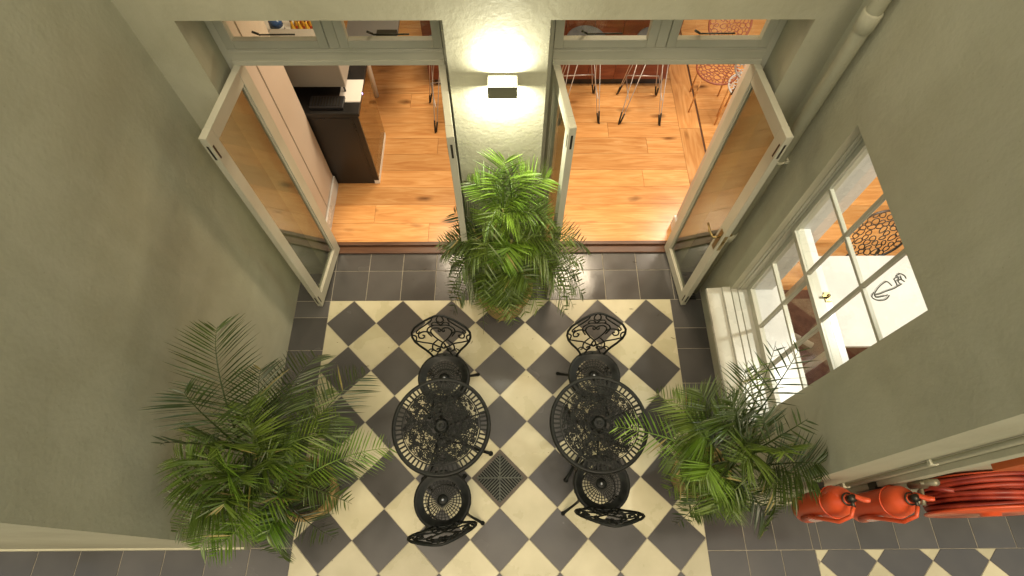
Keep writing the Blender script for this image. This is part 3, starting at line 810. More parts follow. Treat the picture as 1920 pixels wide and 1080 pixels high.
def make_chair():
    t = empty('garden_chair', (0, 0, 0), 'x', 'chair')
    zs = 0.43
    m = MB()      # dished pierced seat
    m.lathe([(0.130, zs-0.020), (0.150, zs-0.014), (0.172, zs+0.004), (0.186, zs+0.006), (0.192, zs-0.004), (0.192, zs-0.024), (0.186, zs-0.026), (0.180, zs-0.006), (0.170, zs-0.004), (0.148, zs-0.022), (0.130, zs-0.025), (0.130, zs-0.020)], 48)
    m.build('seat_rim', M_iron, t)
    m = MB()
    for R in (0.113, 0.094, 0.074): ring(m, R, zs-0.026+(R-0.07)*0.05, 0.0026, 0.006, 40)
    for k in range(32):
        M = Matrix.Rotation(2*PI*k/32, 4, 'Z')
        m.box(0.032, 0.133, -0.0030, 0.0030, zs-0.026, zs-0.0205, M)
    m.lathe([(0.0, zs-0.028), (0.036, zs-0.028), (0.037, zs-0.020), (0.020, zs-0.018), (0.012, zs-0.014), (0.0, zs-0.013)], 24)
    m.build('pierced_seat', M_iron, t)
    MB().lathe([(0.0, zs-0.0125), (0.010, zs-0.0125), (0.009, zs-0.008), (0.0, zs-0.007)], 12).build('bolt_cap', M_steel, t)
    # back: u across, v up; plane leans backwards
    def B(u, v):
        u *= 1.04; v *= 1.05
        return (u, 0.168+v*0.30+0.02*math.cos(u*8)-0.02-abs(u)*0.06, zs+0.012+v*0.985)
    half = [(0.085, 0.0), (0.098, 0.035), (0.125, 0.085), (0.160, 0.140), (0.188, 0.195), (0.200, 0.245), (0.197, 0.290), (0.172, 0.332), (0.135, 0.358), (0.098, 0.382), (0.060, 0.400), (0.030, 0.412), (0.0, 0.415)]
    out = [B(u, v) for u, v in half] + [B(-u, v) for u, v in reversed(half[:-1])]
    m = MB().tube(out, 0.0085, 7)
    m.build('back_frame', M_iron, t)
    m = MB()
    def curve(pts, r=0.0058):
        P = [Vector((p[0], p[1], 0)) for p in pts]
        fine = []
        for i in range(len(P)-1):
            p0, p1, p2, p3 = P[max(i-1,0)], P[i], P[i+1], P[min(i+2,len(P)-1)]
            for k in range(4):
                s = k/4
                fine.append(0.5*((2*p1)+(p2-p0)*s+(2*p0-5*p1+4*p2-p3)*s*s+(3*p1-p0-3*p2+p3)*s**3))
        fine.append(P[-1])
        for sg in (1, -1):
            m.tube([B(sg*p.x, p.y) for p in fine], r, 5)
    curve([(0.0, 0.265), (0.018, 0.290), (0.050, 0.296), (0.072, 0.270), (0.060, 0.225), (0.030, 0.175), (0.0, 0.140)])      # heart
    curve([(0.0, 0.270), (0.010, 0.255), (0.022, 0.262), (0.020, 0.275)], 0.005)
    curve([(0.0, 0.318), (0.050, 0.322), (0.088, 0.300), (0.092, 0.262), (0.070, 0.215)])                                     # arch over it
    curve([(0.060, 0.225), (0.085, 0.262), (0.125, 0.275), (0.155, 0.255), (0.152, 0.222), (0.128, 0.212), (0.116, 0.232), (0.130, 0.243)])
    curve([(0.192, 0.262), (0.172, 0.240), (0.176, 0.205), (0.186, 0.200)])
    curve([(0.030, 0.175), (0.070, 0.130), (0.075, 0.080), (0.045, 0.045), (0.022, 0.060), (0.034, 0.080), (0.050, 0.070)])
    curve([(0.185, 0.200), (0.130, 0.165), (0.080, 0.140), (0.040, 0.105), (0.0, 0.075)])
    curve([(0.0, 0.140), (0.050, 0.020), (0.060, 0.0)])
    curve([(0.0, 0.140), (0.015, 0.110), (0.0, 0.075)], 0.005)
    curve([(0.092, 0.020), (0.112, 0.060), (0.090, 0.085), (0.078, 0.065), (0.092, 0.058)], 0.005)
    curve([(0.0, 0.318), (0.022, 0.345), (0.045, 0.352), (0.060, 0.335), (0.048, 0.322)], 0.005)
    curve([(0.055, 0.398), (0.060, 0.370), (0.105, 0.335), (0.150, 0.305), (0.168, 0.282), (0.156, 0.268), (0.146, 0.284)])
    curve([(0.0, 0.415), (0.020, 0.390), (0.022, 0.362), (0.0, 0.345)], 0.005)
    curve([(0.0, 0.0), (0.085, 0.0)], 0.0075)
    m.build('scroll_back', M_iron, t)
    # skirt and legs
    m = MB()
    for k in range(20):
        M = Matrix.Rotation(2*PI*k/20, 4, 'Z')
        m.tube([(0.186, -0.026, zs-0.026), (0.188, 0, zs-0.050), (0.186, 0.026, zs-0.026)], 0.0035, 4, M)
    m.build('apron', M_iron, t)
    for k, (a, R) in enumerate(((0.62, 0.285), (PI-0.62, 0.285), (PI+0.9, 0.25), (-0.9, 0.25))):
        M = Matrix.Rotation(a, 4, 'Z')
        pts = [(0.165, 0, zs-0.02), (0.178, 0, zs-0.07), (0.170, 0, zs-0.14), (0.165, 0, 0.20), (0.190, 0, 0.11), (R-0.045, 0, 0.045), (R-0.02, 0, 0.014), (R, 0, 0.012)]
        l = MB().tube(pts, [0.013, 0.014, 0.012, 0.010, 0.010, 0.011, 0.012, 0.011], 6, M)
        l.tube([(0.166, 0, 0.25), (0.14, 0, 0.30), (0.12, 0, 0.36), (0.135, 0, 0.395)], 0.007, 5, M)
        l.lathe([(0.0, 0.0), (0.017, 0.0), (0.014, 0.010), (0.0, 0.013)], 8, M @ Matrix.Translation((R-0.008, 0, 0)))
        l.build('leg', M_iron, t)
    m = MB()
    m.tube([(0.12*math.cos(2*PI*k/20), 0.12*math.sin(2*PI*k/20), 0.25) for k in range(20)], 0.006, 5, closed=True)
    for a in (0.62, PI-0.62, PI+0.9, -0.9):
        m.tube([(0.12*math.cos(a), 0.12*math.sin(a), 0.25), (0.166*math.cos(a), 0.166*math.sin(a), 0.25)], 0.006, 5)
    m.build('stretcher', M_iron, t)
    return t

table = make_table()
tables = [(-0.376, -1.255, 0.0, 'round black cast iron table on the left, uncovered by leaves'),
          (0.668, -1.245, 2.2, 'round black cast iron table on the right, palm leaves reaching over it')]
for i, (x, y, r, lb) in enumerate(tables):
    o = table if i == 0 else copy_tree(table)
    o.location = (x, y, 0); o.rotation_euler = (0, 0, r)
    tag(o, lb, 'table', 'cast iron tables')
chair = make_chair()
chairs = [(-0.407, -0.835, 0.0, 'black scroll-back iron chair on the door side of the left table'),
          (0.703, -0.825, 0.03, 'black scroll-back iron chair on the door side of the right table'),
          (-0.376, -1.684, PI+0.19, 'black scroll-back iron chair by the drain, near side of the left table'),
          (0.697, -1.588, PI-0.05, 'black scroll-back iron chair on the near side of the right table, partly under it')]
for i, (x, y, r, lb) in enumerate(chairs):
    o = chair if i == 0 else copy_tree(chair)
    o.location = (x, y, 0); o.rotation_euler = (0, 0, r)
    tag(o, lb, 'chair', 'cast iron chairs at the two tables')

# ------------------------------------------------------------------ palms
def frond_mesh(p0, p1, p2, p3, rng, m, L=0.26, n=44, w=0.0050, droop=0.5, start=0.22, spread=1.0, dry=0.04):
    """a feather leaf: midrib on a cubic curve with two rows of folded leaflets"""
    mb = MB()
    def bz(t):
        s = 1-t
        return p0*(s**3)+p1*(3*s*s*t)+p2*(3*s*t*t)+p3*(t**3)
    def dz(t):
        s = 1-t
        return ((p1-p0)*(3*s*s)+(p2-p1)*(6*s*t)+(p3-p2)*(3*t*t)).normalized()
    K = 12
    mb.tube([bz(i/K) for i in range(K+1)], [0.0075*(1-0.85*i/K) for i in range(K+1)], 5)
    for i in range(n):
        t = start+(1-start)*(i+rng.uniform(-.2, .2))/n
        t = min(t, 0.998)
        base = bz(t); tg = dz(t)
        side = tg.cross(Vector((0, 0, 1)))
        if side.length < 0.15: side = tg.cross(Vector((0.3, 1, 0)))
        side.normalize()
        up = side.cross(tg).normalized()
        env = (math.sin(PI*min(1, (t-start)/(1-start)*0.80+0.16)))**0.7
        for sg in (1, -1):
            ll = L*env*rng.uniform(0.88, 1.08)
            fwd = 0.45+0.55*((t-start)/(1-start))
            d = (tg*fwd + side*sg*spread + up*rng.uniform(0.02, 0.30)).normalized()
            segs = 4
            pts = []; p = base.copy(); dd = d.copy()
            for k in range(segs+1):
                pts.append((p.copy(), dd.copy()))
                p = p + dd*(ll/segs)
                dd = (dd + Vector((0, 0, -1))*droop*rng.uniform(0.7, 1.3)/segs*(0.5+k*0.5)).normalized()
            vs = []; fs = []
            tw = rng.uniform(0.35, 1.15)*rng.choice((-1, 1))
            for k, (q, d_) in enumerate(pts):
                ww = w*(0.32, 0.95, 1.0, 0.6, 0.05)[k]
                nn = d_.cross(tg)
                if nn.length < 1e-4: nn = up
                nn.normalize()
                wd = nn.cross(d_).normalized()
                wd, nn = wd*math.cos(tw)+nn*math.sin(tw), nn*math.cos(tw)-wd*math.sin(tw)     # each blade turns a little on its own
                vs += [q - wd*ww, q - nn*ww*0.35*sg*-1, q + wd*ww]
            for k in range(segs):
                a = k*3; b_ = a+3
                fs += [(a, a+1, b_+1, b_), (a+1, a+2, b_+2, b_+1)]
            mb.add(vs, fs, True, None, 1 if rng.random() < dry else 0)
    return mb

def limit(p, box):
    return Vector((min(max(p.x, box[0]), box[1]), min(max(p.y, box[2]), box[3]), max(p.z, 0.03)))

def palm(loc, pot, stems, fronds, label, box, seed, mats):
    """loc: pot centre on the ground; stems: (dx, dy, height); fronds: (stem index, tip, arch, leaflet length, material)"""
    rng = random.Random(seed)
    t = empty('potted_palm', (loc[0], loc[1], 0), label, 'potted palm', 'palms in terracotta pots')
    r, h = pot
    MB().lathe([(0.0, 0.0), (r*0.70, 0.0), (r*0.74, 0.02), (r*0.94, h*0.80), (r*0.95, h*0.82), (r*1.03, h*0.83), (r*1.05, h*0.98), (r*1.02, h), (r*0.93, h), (r*0.90, h*0.9), (0.0, h*0.9)], 36).build('pot', M_pot, t)
    so = MB()
    so.lathe([(r*0.91, h*0.885), (r*0.6, h*0.93), (r*0.3, h*0.95), (0.0, h*0.955)], 24); so.build('soil', M_soil, t)
    org = Vector((loc[0], loc[1], 0))
    tops = []
    for (dx, dy, hh) in stems:
        b0 = Vector((dx*0.35, dy*0.35, h*0.9)); b1 = Vector((dx, dy, h+hh))
        md = (b0+b1)/2+Vector((-dx*0.12, -dy*0.12, 0.03))
        MB().tube([b0, md*0.5+b0*0.5, md, md*0.4+b1*0.6, b1], [0.013, 0.012, 0.011, 0.011, 0.009], 7).build('stem', M_stem, t)
        tops.append(b1)
    extra = []
    for (si, tip, arch, L, mi, n) in fronds:
        if rng.random() < 0.5:
            tt = tip + Vector((rng.uniform(-.14, .14), rng.uniform(-.14, .14), rng.uniform(-.22, .12)))
            tt = tt*0.9 + (tops[si]+org)*0.1
            extra.append((rng.randrange(len(tops)), tt, arch*rng.uniform(0.8, 1.2), L*rng.uniform(0.7, 0.9), rng.choice((mi, 2, 0)), int(n*0.85)))
    for (si, tip, arch, L, mi, n) in list(fronds)+extra:
        p0 = tops[si] + Vector((0, 0, -0.06))
        tp = limit(tip, box)-org
        d = tp-p0
        hor = Vector((d.x, d.y, 0))
        ln = d.length
        p1 = p0+Vector((0, 0, 1))*ln*0.32*arch + hor*0.18
        p2 = p0+hor*0.68+Vector((0, 0, max(d.z, 0)*0.75 + ln*0.34*arch))
        lim = lambda q: limit(q+org, box)-org
        mb = frond_mesh(p0, lim(p1), lim(p2), tp, rng, None, L=L, n=int(n*0.60), w=0.0052, dry=rng.choice((0.0, 0.0, 0.01, 0.05)), droop=rng.uniform(0.12, 0.55))
        # keep every leaflet on this side of the walls
        mb.v = [tuple(limit(Vector(v)+org, (box[0]-0.02, box[1]+0.02, box[2]-0.4, box[3]+0.02))-org) for v in mb.v]
        mb.build('frond', [mats[mi], M_dry], t)
    return t

V = Vector
def T(px, py, z): return at_z(px, py, z)
MATS = [M_leaf, M_leafb, M_leafd]
rg = random.Random(8)
# centre palm, in front of the lamp pier
cp = (0.035, -0.04)
stems = [(0.0, 0.05, 1.0), (0.06, -0.02, 0.72), (-0.07, 0.0, 0.70), (0.03, -0.07, 0.50), (-0.04, -0.07, 0.42), (0.10, 0.02, 0.5), (-0.11, 0.03, 0.5)]
F = []
for (px, py, z, si, arch, L, mi) in (
        (948, 300, 1.72, 0, .7, .22, 1), (1030, 335, 1.55, 0, .8, .22, 1), (890, 345, 1.5, 0, .8, .2, 1), (985, 320, 1.6, 0, .6, .2, 1),
        (975, 420, 1.25, 0, 1.0, .2, 1), (905, 425, 1.25, 0, 1.0, .2, 1), (1035, 410, 1.25, 0, .9, .2, 1), (925, 330, 1.6, 0, .5, .18, 1),
        (940, 500, 1.0, 1, 1.1, .2, 1), (1075, 450, 1.1, 1, .9, .2, 0), (1095, 500, .85, 1, .8, .2, 0), (1050, 540, .8, 1, .9, .2, 0),
        (850, 400, 1.15, 2, .9, .18, 2), (838, 455, 1.0, 2, .8, .18, 2), (860, 520, .8, 2, .9, .2, 0), (900, 545, .75, 2, 1.0, .2, 0),
        (960, 570, .7, 3, 1.1, .22, 0), (1010, 585, .55, 3, 1.0, .2, 0), (1080, 545, .6, 3, .8, .2, 0), (920, 590, .5, 4, 1.0, .2, 0),
        (860, 570, .5, 4, .9, .2, 0), (845, 500, .7, 6, .8, .2, 2), (1060, 590, .4, 5, .8, .18, 0), (1085, 520, .6, 5, .8, .2, 2),
        (1000, 450, 1.1, 1, 1.0, .2, 1), (880, 470, 1.0, 2, 1.1, .2, 0), (955, 470, 1.1, 1, 1.2, .2, 1), (990, 530, .9, 3, 1.1, .2, 0), (925, 540, .8, 4, 1.2, .2, 0),
        (905, 585, .42, 4, 1.0, .2, 0), (985, 592, .42, 3, 1.0, .2, 0), (945, 605, .45, 3, .9, .2, 0), (930, 575, .6, 4, 1.1, .2, 1), (970, 580, .6, 3, 1.1, .2, 0),
        (1105, 470, .8, 1, .8, .2, 2), (828, 480, .85, 2, .8, .2, 0), (1095, 560, .4, 5, .8, .2, 2), (850, 590, .35, 6, .8, .18, 2)):
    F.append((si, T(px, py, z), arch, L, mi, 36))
palm(cp, (0.225, 0.36), stems, F, 'bright green palm in a pot under the wall lamp, between the two doorways', (-1.6, 1.6, -2.2, YB-0.03), 3, MATS)

# left palm against the left wall
lp = (-1.33, -1.60)
stems = [(-0.10, 0.10, 0.85), (0.02, 0.08, 0.75), (-0.12, -0.08, 0.60), (0.10, -0.02, 0.45), (0.04, -0.12, 0.40), (-0.02, 0.0, 0.7), (0.10, 0.10, 0.55)]
F = []
for (px, py, z, si, arch, L, mi, n) in (
        (408, 612, 1.55, 0, .75, .30, 2, 50), (345, 735, 1.75, 0, .6, .26, 2, 40), (300, 835, 1.9, 0, .8, .10, 2, 14), (490, 690, 1.2, 1, .8, .27, 2, 46),
        (600, 665, .95, 1, .9, .27, 2, 46), (690, 700, .75, 6, .8, .26, 2, 44), (560, 740, 1.0, 5, 1.0, .25, 0, 40), (735, 840, .50, 3, .8, .22, 1, 44),
        (640, 780, .75, 6, .9, .24, 0, 40), (340, 905, 1.35, 2, .8, .27, 0, 44), (360, 960, 1.2, 2, .9, .27, 0, 44), (375, 1030, .95, 2, .9, .22, 1, 44),
        (440, 1000, 1.0, 2, 1.1, .24, 1, 44), (500, 1010, .8, 4, 1.0, .2, 1, 40), (535, 1050, .35, 4, .9, .2, 2, 36), (630, 1010, .3, 4, .8, .17, 2, 30),
        (660, 945, .35, 3, .8, .17, 0, 30), (450, 900, 1.35, 5, 1.2, .25, 0, 44), (400, 830, 1.5, 0, 1.0, .26, 0, 44), (480, 800, 1.3, 5, 1.1, .25, 0, 40),
        (560, 850, 1.0, 5, 1.3, .22, 1, 40), (520, 930, .9, 4, 1.2, .2, 0, 40), (420, 950, 1.2, 2, 1.1, .24, 0, 40), (350, 860, 1.5, 2, .9, .26, 0, 44),
        (460, 760, 1.35, 1, 1.0, .24, 0, 40), (610, 730, .9, 6, 1.0, .22, 0, 36), (330, 1000, 1.1, 2, .8, .15, 2, 30), (660, 870, .5, 3, 1.0, .16, 0, 30),
        (430, 870, 1.4, 2, 1.2, .25, 1, 44), (510, 860, 1.2, 5, 1.3, .22, 0, 40)):
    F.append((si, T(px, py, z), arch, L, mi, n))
palm(lp, (0.20, 0.36), stems, F, 'large spreading palm in a pot in the front left corner, shading the left wall', (XL+0.03, 1.6, -2.25, YB-0.03), 5, MATS)

# right palm beneath the window
rp_ = (1.42, -1.50)
stems = [(0.0, 0.06, 0.75), (0.09, 0.0, 0.70), (-0.10, 0.0, 0.55), (0.0, -0.10, 0.45), (-0.08, 0.08, 0.6), (0.12, -0.06, 0.6), (-0.05, -0.08, 0.35)]
F = []
for (px, py, z, si, arch, L, mi, n) in (
        (1500, 650, 1.55, 0, .5, .17, 2, 20), (1455, 640, 1.25, 0, .4, .15, 2, 14), (1515, 785, 1.55, 1, .6, .14, 2, 16), (1395, 690, 1.2, 0, .7, .2, 2, 26),
        (1150, 800, .80, 2, .7, .17, 1, 34), (1225, 740, .85, 4, .8, .18, 0, 34), (1260, 745, 1.0, 4, .8, .2, 0, 40), (1310, 730, 1.1, 4, .8, .22, 2, 40),
        (1240, 860, .75, 2, .9, .2, 0, 40), (1250, 920, .6, 2, .9, .2, 0, 40), (1290, 960, .55, 6, .9, .2, 0, 40), (1265, 985, .3, 6, .8, .15, 2, 30),
        (1340, 965, .65, 3, 1.0, .22, 0, 44), (1430, 1000, .45, 3, .9, .17, 2, 40), (1390, 960, .7, 3, 1.1, .2, 0, 36), (1565, 905, 1.25, 5, .7, .2, 2, 44),
        (1540, 870, 1.35, 5, .7, .2, 2, 40), (1500, 940, 1.0, 5, .8, .18, 2, 34), (1300, 820, 1.0, 4, 1.2, .22, 1, 44), (1340, 780, 1.2, 0, 1.2, .24, 0, 44),
        (1390, 870, 1.2, 1, 1.3, .22, 0, 40), (1320, 900, .9, 2, 1.2, .22, 1, 44), (1470, 850, 1.4, 1, .9, .2, 0, 40), (1350, 920, .8, 3, 1.2, .22, 0, 40),
        (1430, 780, 1.4, 1, .8, .18, 2, 34), (1285, 780, 1.0, 4, 1.0, .22, 0, 44), (1280, 870, .8, 2, 1.1, .22, 0, 44), (1370, 750, 1.3, 0, .8, .2, 2, 34)):
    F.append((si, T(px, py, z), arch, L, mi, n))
palm(rp_, (0.19, 0.36), stems, F, 'palm in a pot below the sash window, leaves touching the right table', (-1.6, XR-0.03, -2.25, YB-0.03), 7, MATS)

# ------------------------------------------------------------------ fire extinguishers, hose reel, conduit on the passage face
def extinguisher():
    t = empty('fire_extinguisher', (0, 0, 0), 'x', 'fire extinguisher')
    MB().lathe([(0.0, 0.0), (0.070, 0.0), (0.079, 0.012), (0.080, 0.03), (0.080, 0.37), (0.076, 0.42), (0.060, 0.455), (0.036, 0.475), (0.028, 0.485), (0.028, 0.50), (0.0, 0.50)], 32).build('cylinder', M_red, t)
    MB().tube([(0.030*math.cos(2*PI*k/16), 0.030*math.sin(2*PI*k/16), 0.497) for k in range(16)], 0.005, 6, closed=True).build('collar', M_darkmetal, t)
    MB().lathe([(0.0, 0.5), (0.020, 0.5), (0.020, 0.545), (0.0, 0.548)], 12).tube([(0, 0, 0.525), (0.0, -0.045, 0.527)], 0.010, 8).build('valve', M_darkmetal, t)
    h = MB()
    h.tube([(0.0, 0.02, 0.530), (0.02, 0.005, 0.545), (0.045, -0.01, 0.565), (0.065, -0.015, 0.580)], [0.009, 0.010, 0.011, 0.008], 6, flat=(0.5, 1.4))
    h.tube([(0.0, 0.02, 0.525), (0.03, 0.005, 0.527), (0.06, -0.01, 0.535), (0.08, -0.015, 0.545)], [0.009, 0.010, 0.011, 0.008], 6, flat=(0.5, 1.3))
    h.build('lever', M_red, t)
    # hose looping down the front of the cylinder
    MB().tube([(0, -0.04, 0.527), (-0.02, -0.085, 0.52), (-0.05, -0.105, 0.45), (-0.065, -0.082, 0.33), (-0.070, -0.060, 0.20), (-0.066, -0.062, 0.10)], [0.010, 0.011, 0.011, 0.011, 0.012, 0.017], 9).build('hose', M_red, t)
    n = 12; vs = []; fs = []
    for i in range(n+1):
        a = -PI/2-0.75+1.5*i/n
        for z in (0.10, 0.29): vs.append((0.0813*math.cos(a), 0.0813*math.sin(a), z))
    for i in range(n): fs.append((2*i, 2*i+2, 2*i+3, 2*i+1))
    MB().add(vs, fs, True).build('label', M_label, t)
    b = MB()
    for k in range(7):     # print on the label
        a0, a1 = -PI/2-0.6, -PI/2+(0.6 if k % 3 else 0.2)
        z = 0.12+0.024*k
        vv = []
        for i in range(7):
            a = a0+(a1-a0)*i/6
            vv += [(0.0817*math.cos(a), 0.0817*math.sin(a), z), (0.0817*math.cos(a), 0.0817*math.sin(a), z+(0.009 if k != 6 else 0.02))]
        b.add(vv, [(2*i, 2*i+2, 2*i+3, 2*i+1) for i in range(6)], True)
    b.build('label_print', M_red, t)
    m = MB().tube([(0.083*math.cos(2*PI*k/24), 0.083*math.sin(2*PI*k/24), 0.36) for k in range(24)], 0.004, 5, closed=True)
    m.build('strap', M_red, t)
    MB().box(-0.02, 0.02, 0.082, 0.118, 0.20, 0.26).build('wall_bracket', M_darkmetal, t)
    return t
ex = extinguisher()
for i, (x, lb) in enumerate(((1.845, 'red fire extinguisher nearest the corner, hung on the passage wall beside the palm'),
                             (2.175, 'red fire extinguisher hung between its twin and the hose reel'))):
    o = ex if i == 0 else copy_tree(ex)
    o.location = (x, YRE-0.120, 0.80); o.rotation_euler = (0, 0, 0.06*i)
    tag(o, lb, 'fire extinguisher', 'wall hung fire extinguishers')

rl = empty('hose_reel', (2.60, YRE, 1.25), 'round reel of red rubber fire hose on the passage wall', 'hose reel')
RY = Matrix.Rotation(PI/2, 4, 'X')          # local z of the lathe points to -y
MB().lathe([(0.0, 0.175), (0.285, 0.175), (0.292, 0.180), (0.292, 0.187), (0.284, 0.190), (0.05, 0.190), (0.045, 0.205), (0.0, 0.205)], 56, RY).build('front_disc', M_red, rl)
MB().lathe([(0.0, 0.012), (0.250, 0.012), (0.252, 0.016), (0.250, 0.020), (0.0, 0.020)], 48, RY).build('back_disc', M_red, rl)
MB().lathe([(0.13, 0.02), (0.13, 0.175)], 28, RY).build('drum', M_red, rl)
rh = random.Random(2)
hose = MB()
for ly in range(6):
    for lr in range(5):
        R = 0.165+lr*0.0245+(0.008 if ly % 2 else 0)
        yy = -(0.034+ly*0.0255)
        ph = rh.uniform(0, 6)
        hose.tube([((R+0.006*math.sin(3*a+ph))*math.cos(a), yy+0.007*math.sin(2*a+ph), (R+0.006*math.sin(3*a+ph))*math.sin(a)-0.006) for a in [2*PI*k/56 for k in range(56)]], 0.0125, 7, closed=True)
hose.build('coiled_hose', M_hose, rl)
MB().tube([(-0.27, -0.05, -0.02), (-0.33, -0.06, 0.06), (-0.36, -0.08, 0.14), (-0.30, -0.10, 0.20)], 0.012, 8).build('hose_tail', M_hose, rl)
nz = MB().tube([(-0.36, -0.045, -0.02), (-0.355, -0.05, 0.08), (-0.35, -0.055, 0.17)], [0.022, 0.026, 0.017], 10)
nz.tube([(-0.355, -0.05, 0.05), (-0.355, -0.115, 0.04), (-0.36, -0.15, 0.03)], [0.012, 0.010, 0.014], 8)
nz.tube([(-0.39, -0.05, 0.10), (-0.31, -0.055, 0.11)], 0.010, 8)
nz.build('valve', mat('old_brass', (0.30, 0.27, 0.18), 0.45, 0.6), rl)

sb = empty('fire_sign', (2.275, YRE, 1.76), 'blank orange red board fixed to the passage wall above the hose reel', 'sign')
MB().box(0.0, 0.34, -0.055, -0.002, 0.0, 0.22).build('board', mat('orange_red_paint', (0.52, 0.11, 0.025), 0.4), sb, bevel=0.003)
MB().box(0.02, 0.32, -0.0018, -0.0005, 0.02, 0.20).build('back_plate', M_darkmetal, sb)

cd = empty('conduit', (2.02, YRE, 0.0), 'thin painted conduit clipped upright on the passage wall between extinguishers', 'conduit')
MB().tube([(0, -0.014, 0.11), (0, -0.014, 5.5)], 0.010, 8).build('pipe', M_wall, cd)
for z in (0.5, 1.0, 1.75, 2.6):
    MB().box(-0.020, 0.020, -0.027, -0.0005, z-0.01, z+0.01).build('clip', M_wall, cd, bevel=0.002)
c2 = empty('conduit', (2.20, YRE, 0.0), 'wider painted trunking running up the passage wall just left of the hose reel', 'conduit')
MB().box(-0.035, 0.035, -0.032, -0.0005, 0.112, 5.5).build('trunking', M_wall, c2, bevel=0.003)

# small floor vent at the foot of the right wall
fv = empty('floor_vent', (1.66, 0.12, 0.0), 'small black slotted vent on the tiles by the right door leaf', 'vent')
g = MB().box(-0.05, 0.05, -0.13, 0.13, 0.0005, 0.006)
g.build('tray', M_blackpl, fv)
g = MB()
for k in range(12): g.box(-0.045, 0.045, -0.122+k*0.0212, -0.112+k*0.0212, 0.0062, 0.011)
g.build('slats', M_iron, fv)

# bits of leaf and grit blown over the tiles
rl_ = random.Random(21); lt = MB()
for k in range(70):
    x = rl_.uniform(-1.4, 1.7); y = rl_.uniform(-2.1, 0.4); a = rl_.uniform(0, 6.3); ln = rl_.choice((0.004, 0.006, 0.02))
    c, s_ = math.cos(a), math.sin(a)
    lt.prism([(x-c*ln, y-s_*ln), (x+s_*0.0025, y-c*0.0025), (x+c*ln, y+s_*ln), (x-s_*0.0025, y+c*0.0025)], 0.001, 0.003)
tag(lt.build('leaf_litter', M_soil), 'tiny dark bits of leaf and grit on the tiles', 'litter', kind='stuff')

# ------------------------------------------------------------------ things in the room behind
cb = empty('cabinet', (-1.36, 1.24, FZ), 'black display cabinet with glass side, just inside the left doorway', 'cabinet')
MB().box(-0.85, 0.150, 0.0, 0.60, 0.0, 0.90).build('cabinet_body', M_blackcab, cb, bevel=0.004)
MB().box(-0.87, 0.215, -0.014, 0.62, 0.9002, 0.935).build('cabinet_top', M_blackcab, cb, bevel=0.004)
MB().box(0.150, 0.196, 0.0, 0.60, 0.0, 0.05).build('plinth', M_white, cb)
MB().box(0.152, 0.196, 0.0, 0.018, 0.0505, 0.8995).build('cabinet_post', M_blackcab, cb)
MB().box(0.188, 0.194, 0.019, 0.60, 0.0505, 0.8995).build('glass_side', M_mirror, cb)
MB().box(0.1505, 0.1525, 0.019, 0.60, 0.0505, 0.8995).build('lining', M_plank, cb)
MB().box(0.2152, 0.2168, 0.22, 0.232, 0.915, 0.925).build('indicator', M_led, cb)
MB().box(-0.185, 0.130, -0.0025, -0.0003, 0.03, 0.87).build('front_panel', M_blackcab, cb, bevel=0.001)

cz = FZ+0.936
mc = empty('coffee_machine', (-1.40, 1.62, cz), 'beige box machine on short black legs, on the black cabinet', 'coffee machine')
MB().box(-0.42, 0.15, -0.19, 0.12, 0.085, 0.40).build('housing', mat('grey_beige_enamel', (0.36, 0.32, 0.27), 0.35), mc, bevel=0.01)
MB().box(-0.30, 0.08, -0.14, -0.04, 0.4002, 0.412).build('lid_strip', M_gloss, mc)
for x, y in ((-0.37, -0.15), (0.12, -0.15), (0.12, 0.09), (-0.37, 0.09)):
    MB().tube([(x, y, 0.0), (x*0.95, y*0.95, 0.10)], [0.008, 0.011], 8).build('leg', M_blackpl, mc)
tr = empty('drip_tray', (-1.41, 1.335, cz), 'low black slotted tray lying on the front of the cabinet top', 'tray')
MB().box(-0.14, 0.14, -0.07, 0.06, 0.0, 0.03).build('tray_body', M_blackpl, tr, bevel=0.006)
g = MB()
for k in range(10): g.box(-0.115+k*0.024, -0.105+k*0.024, -0.055, 0.045, 0.0302, 0.034)
g.build('grille', M_darkmetal, tr)
tag(MB().box(-0.09, 0.09, -0.13, 0.12, 0.0, 0.004).box(-0.085, 0.092, -0.125, 0.122, 0.0041, 0.007).build('paper_sheet', M_paper, loc=(-1.235, 1.48, cz)), 'white paper sheets beside the beige machine on the cabinet', 'paper')

# pale counter behind the cabinet with bottles and jars
wc = empty('counter', (-1.9, 2.35, FZ), 'pale counter with bottles, behind the black cabinet', 'counter')
MB().box(-0.55, 0.28, -0.22, 0.6, 0.0, 0.86).build('counter_body', M_roomwall, wc, bevel=0.004)
MB().box(-0.57, 0.30, -0.24, 0.62, 0.8602, 0.90).build('counter_top', M_white, wc, bevel=0.004)
ctz = FZ+0.90
MB_b = None
def bottle():
    t = empty('bottle', (0, 0, 0), 'x', 'bottle')
    MB().lathe([(0.0, 0.0), (0.026, 0.0), (0.028, 0.01), (0.028, 0.11), (0.020, 0.14), (0.011, 0.17), (0.011, 0.20), (0.0, 0.20)], 14).build('bottle_glass', M_amber, t)
    MB().lathe([(0.0, 0.2003), (0.013, 0.2003), (0.013, 0.222), (0.0, 0.223)], 12).build('cap', M_redcap, t)
    MB().lathe([(0.0285, 0.03), (0.0285, 0.10)], 14).build('label', M_redcap, t)
    return t
bt = bottle()
k = 0
for row in range(3):
    for c in range(4):
        o = bt if k == 0 else copy_tree(bt)
        o.location = (-1.80+c*0.062+row*0.012, 2.14+row*0.085, ctz)
        tag(o, 'amber bottle with red cap in the tight rows on the pale counter', 'bottle', 'amber bottles on the counter')
        k += 1
jr = empty('storage_jar', (-1.965, 2.20, ctz), 'blue glazed jar with a white band at the end of the counter', 'jar')
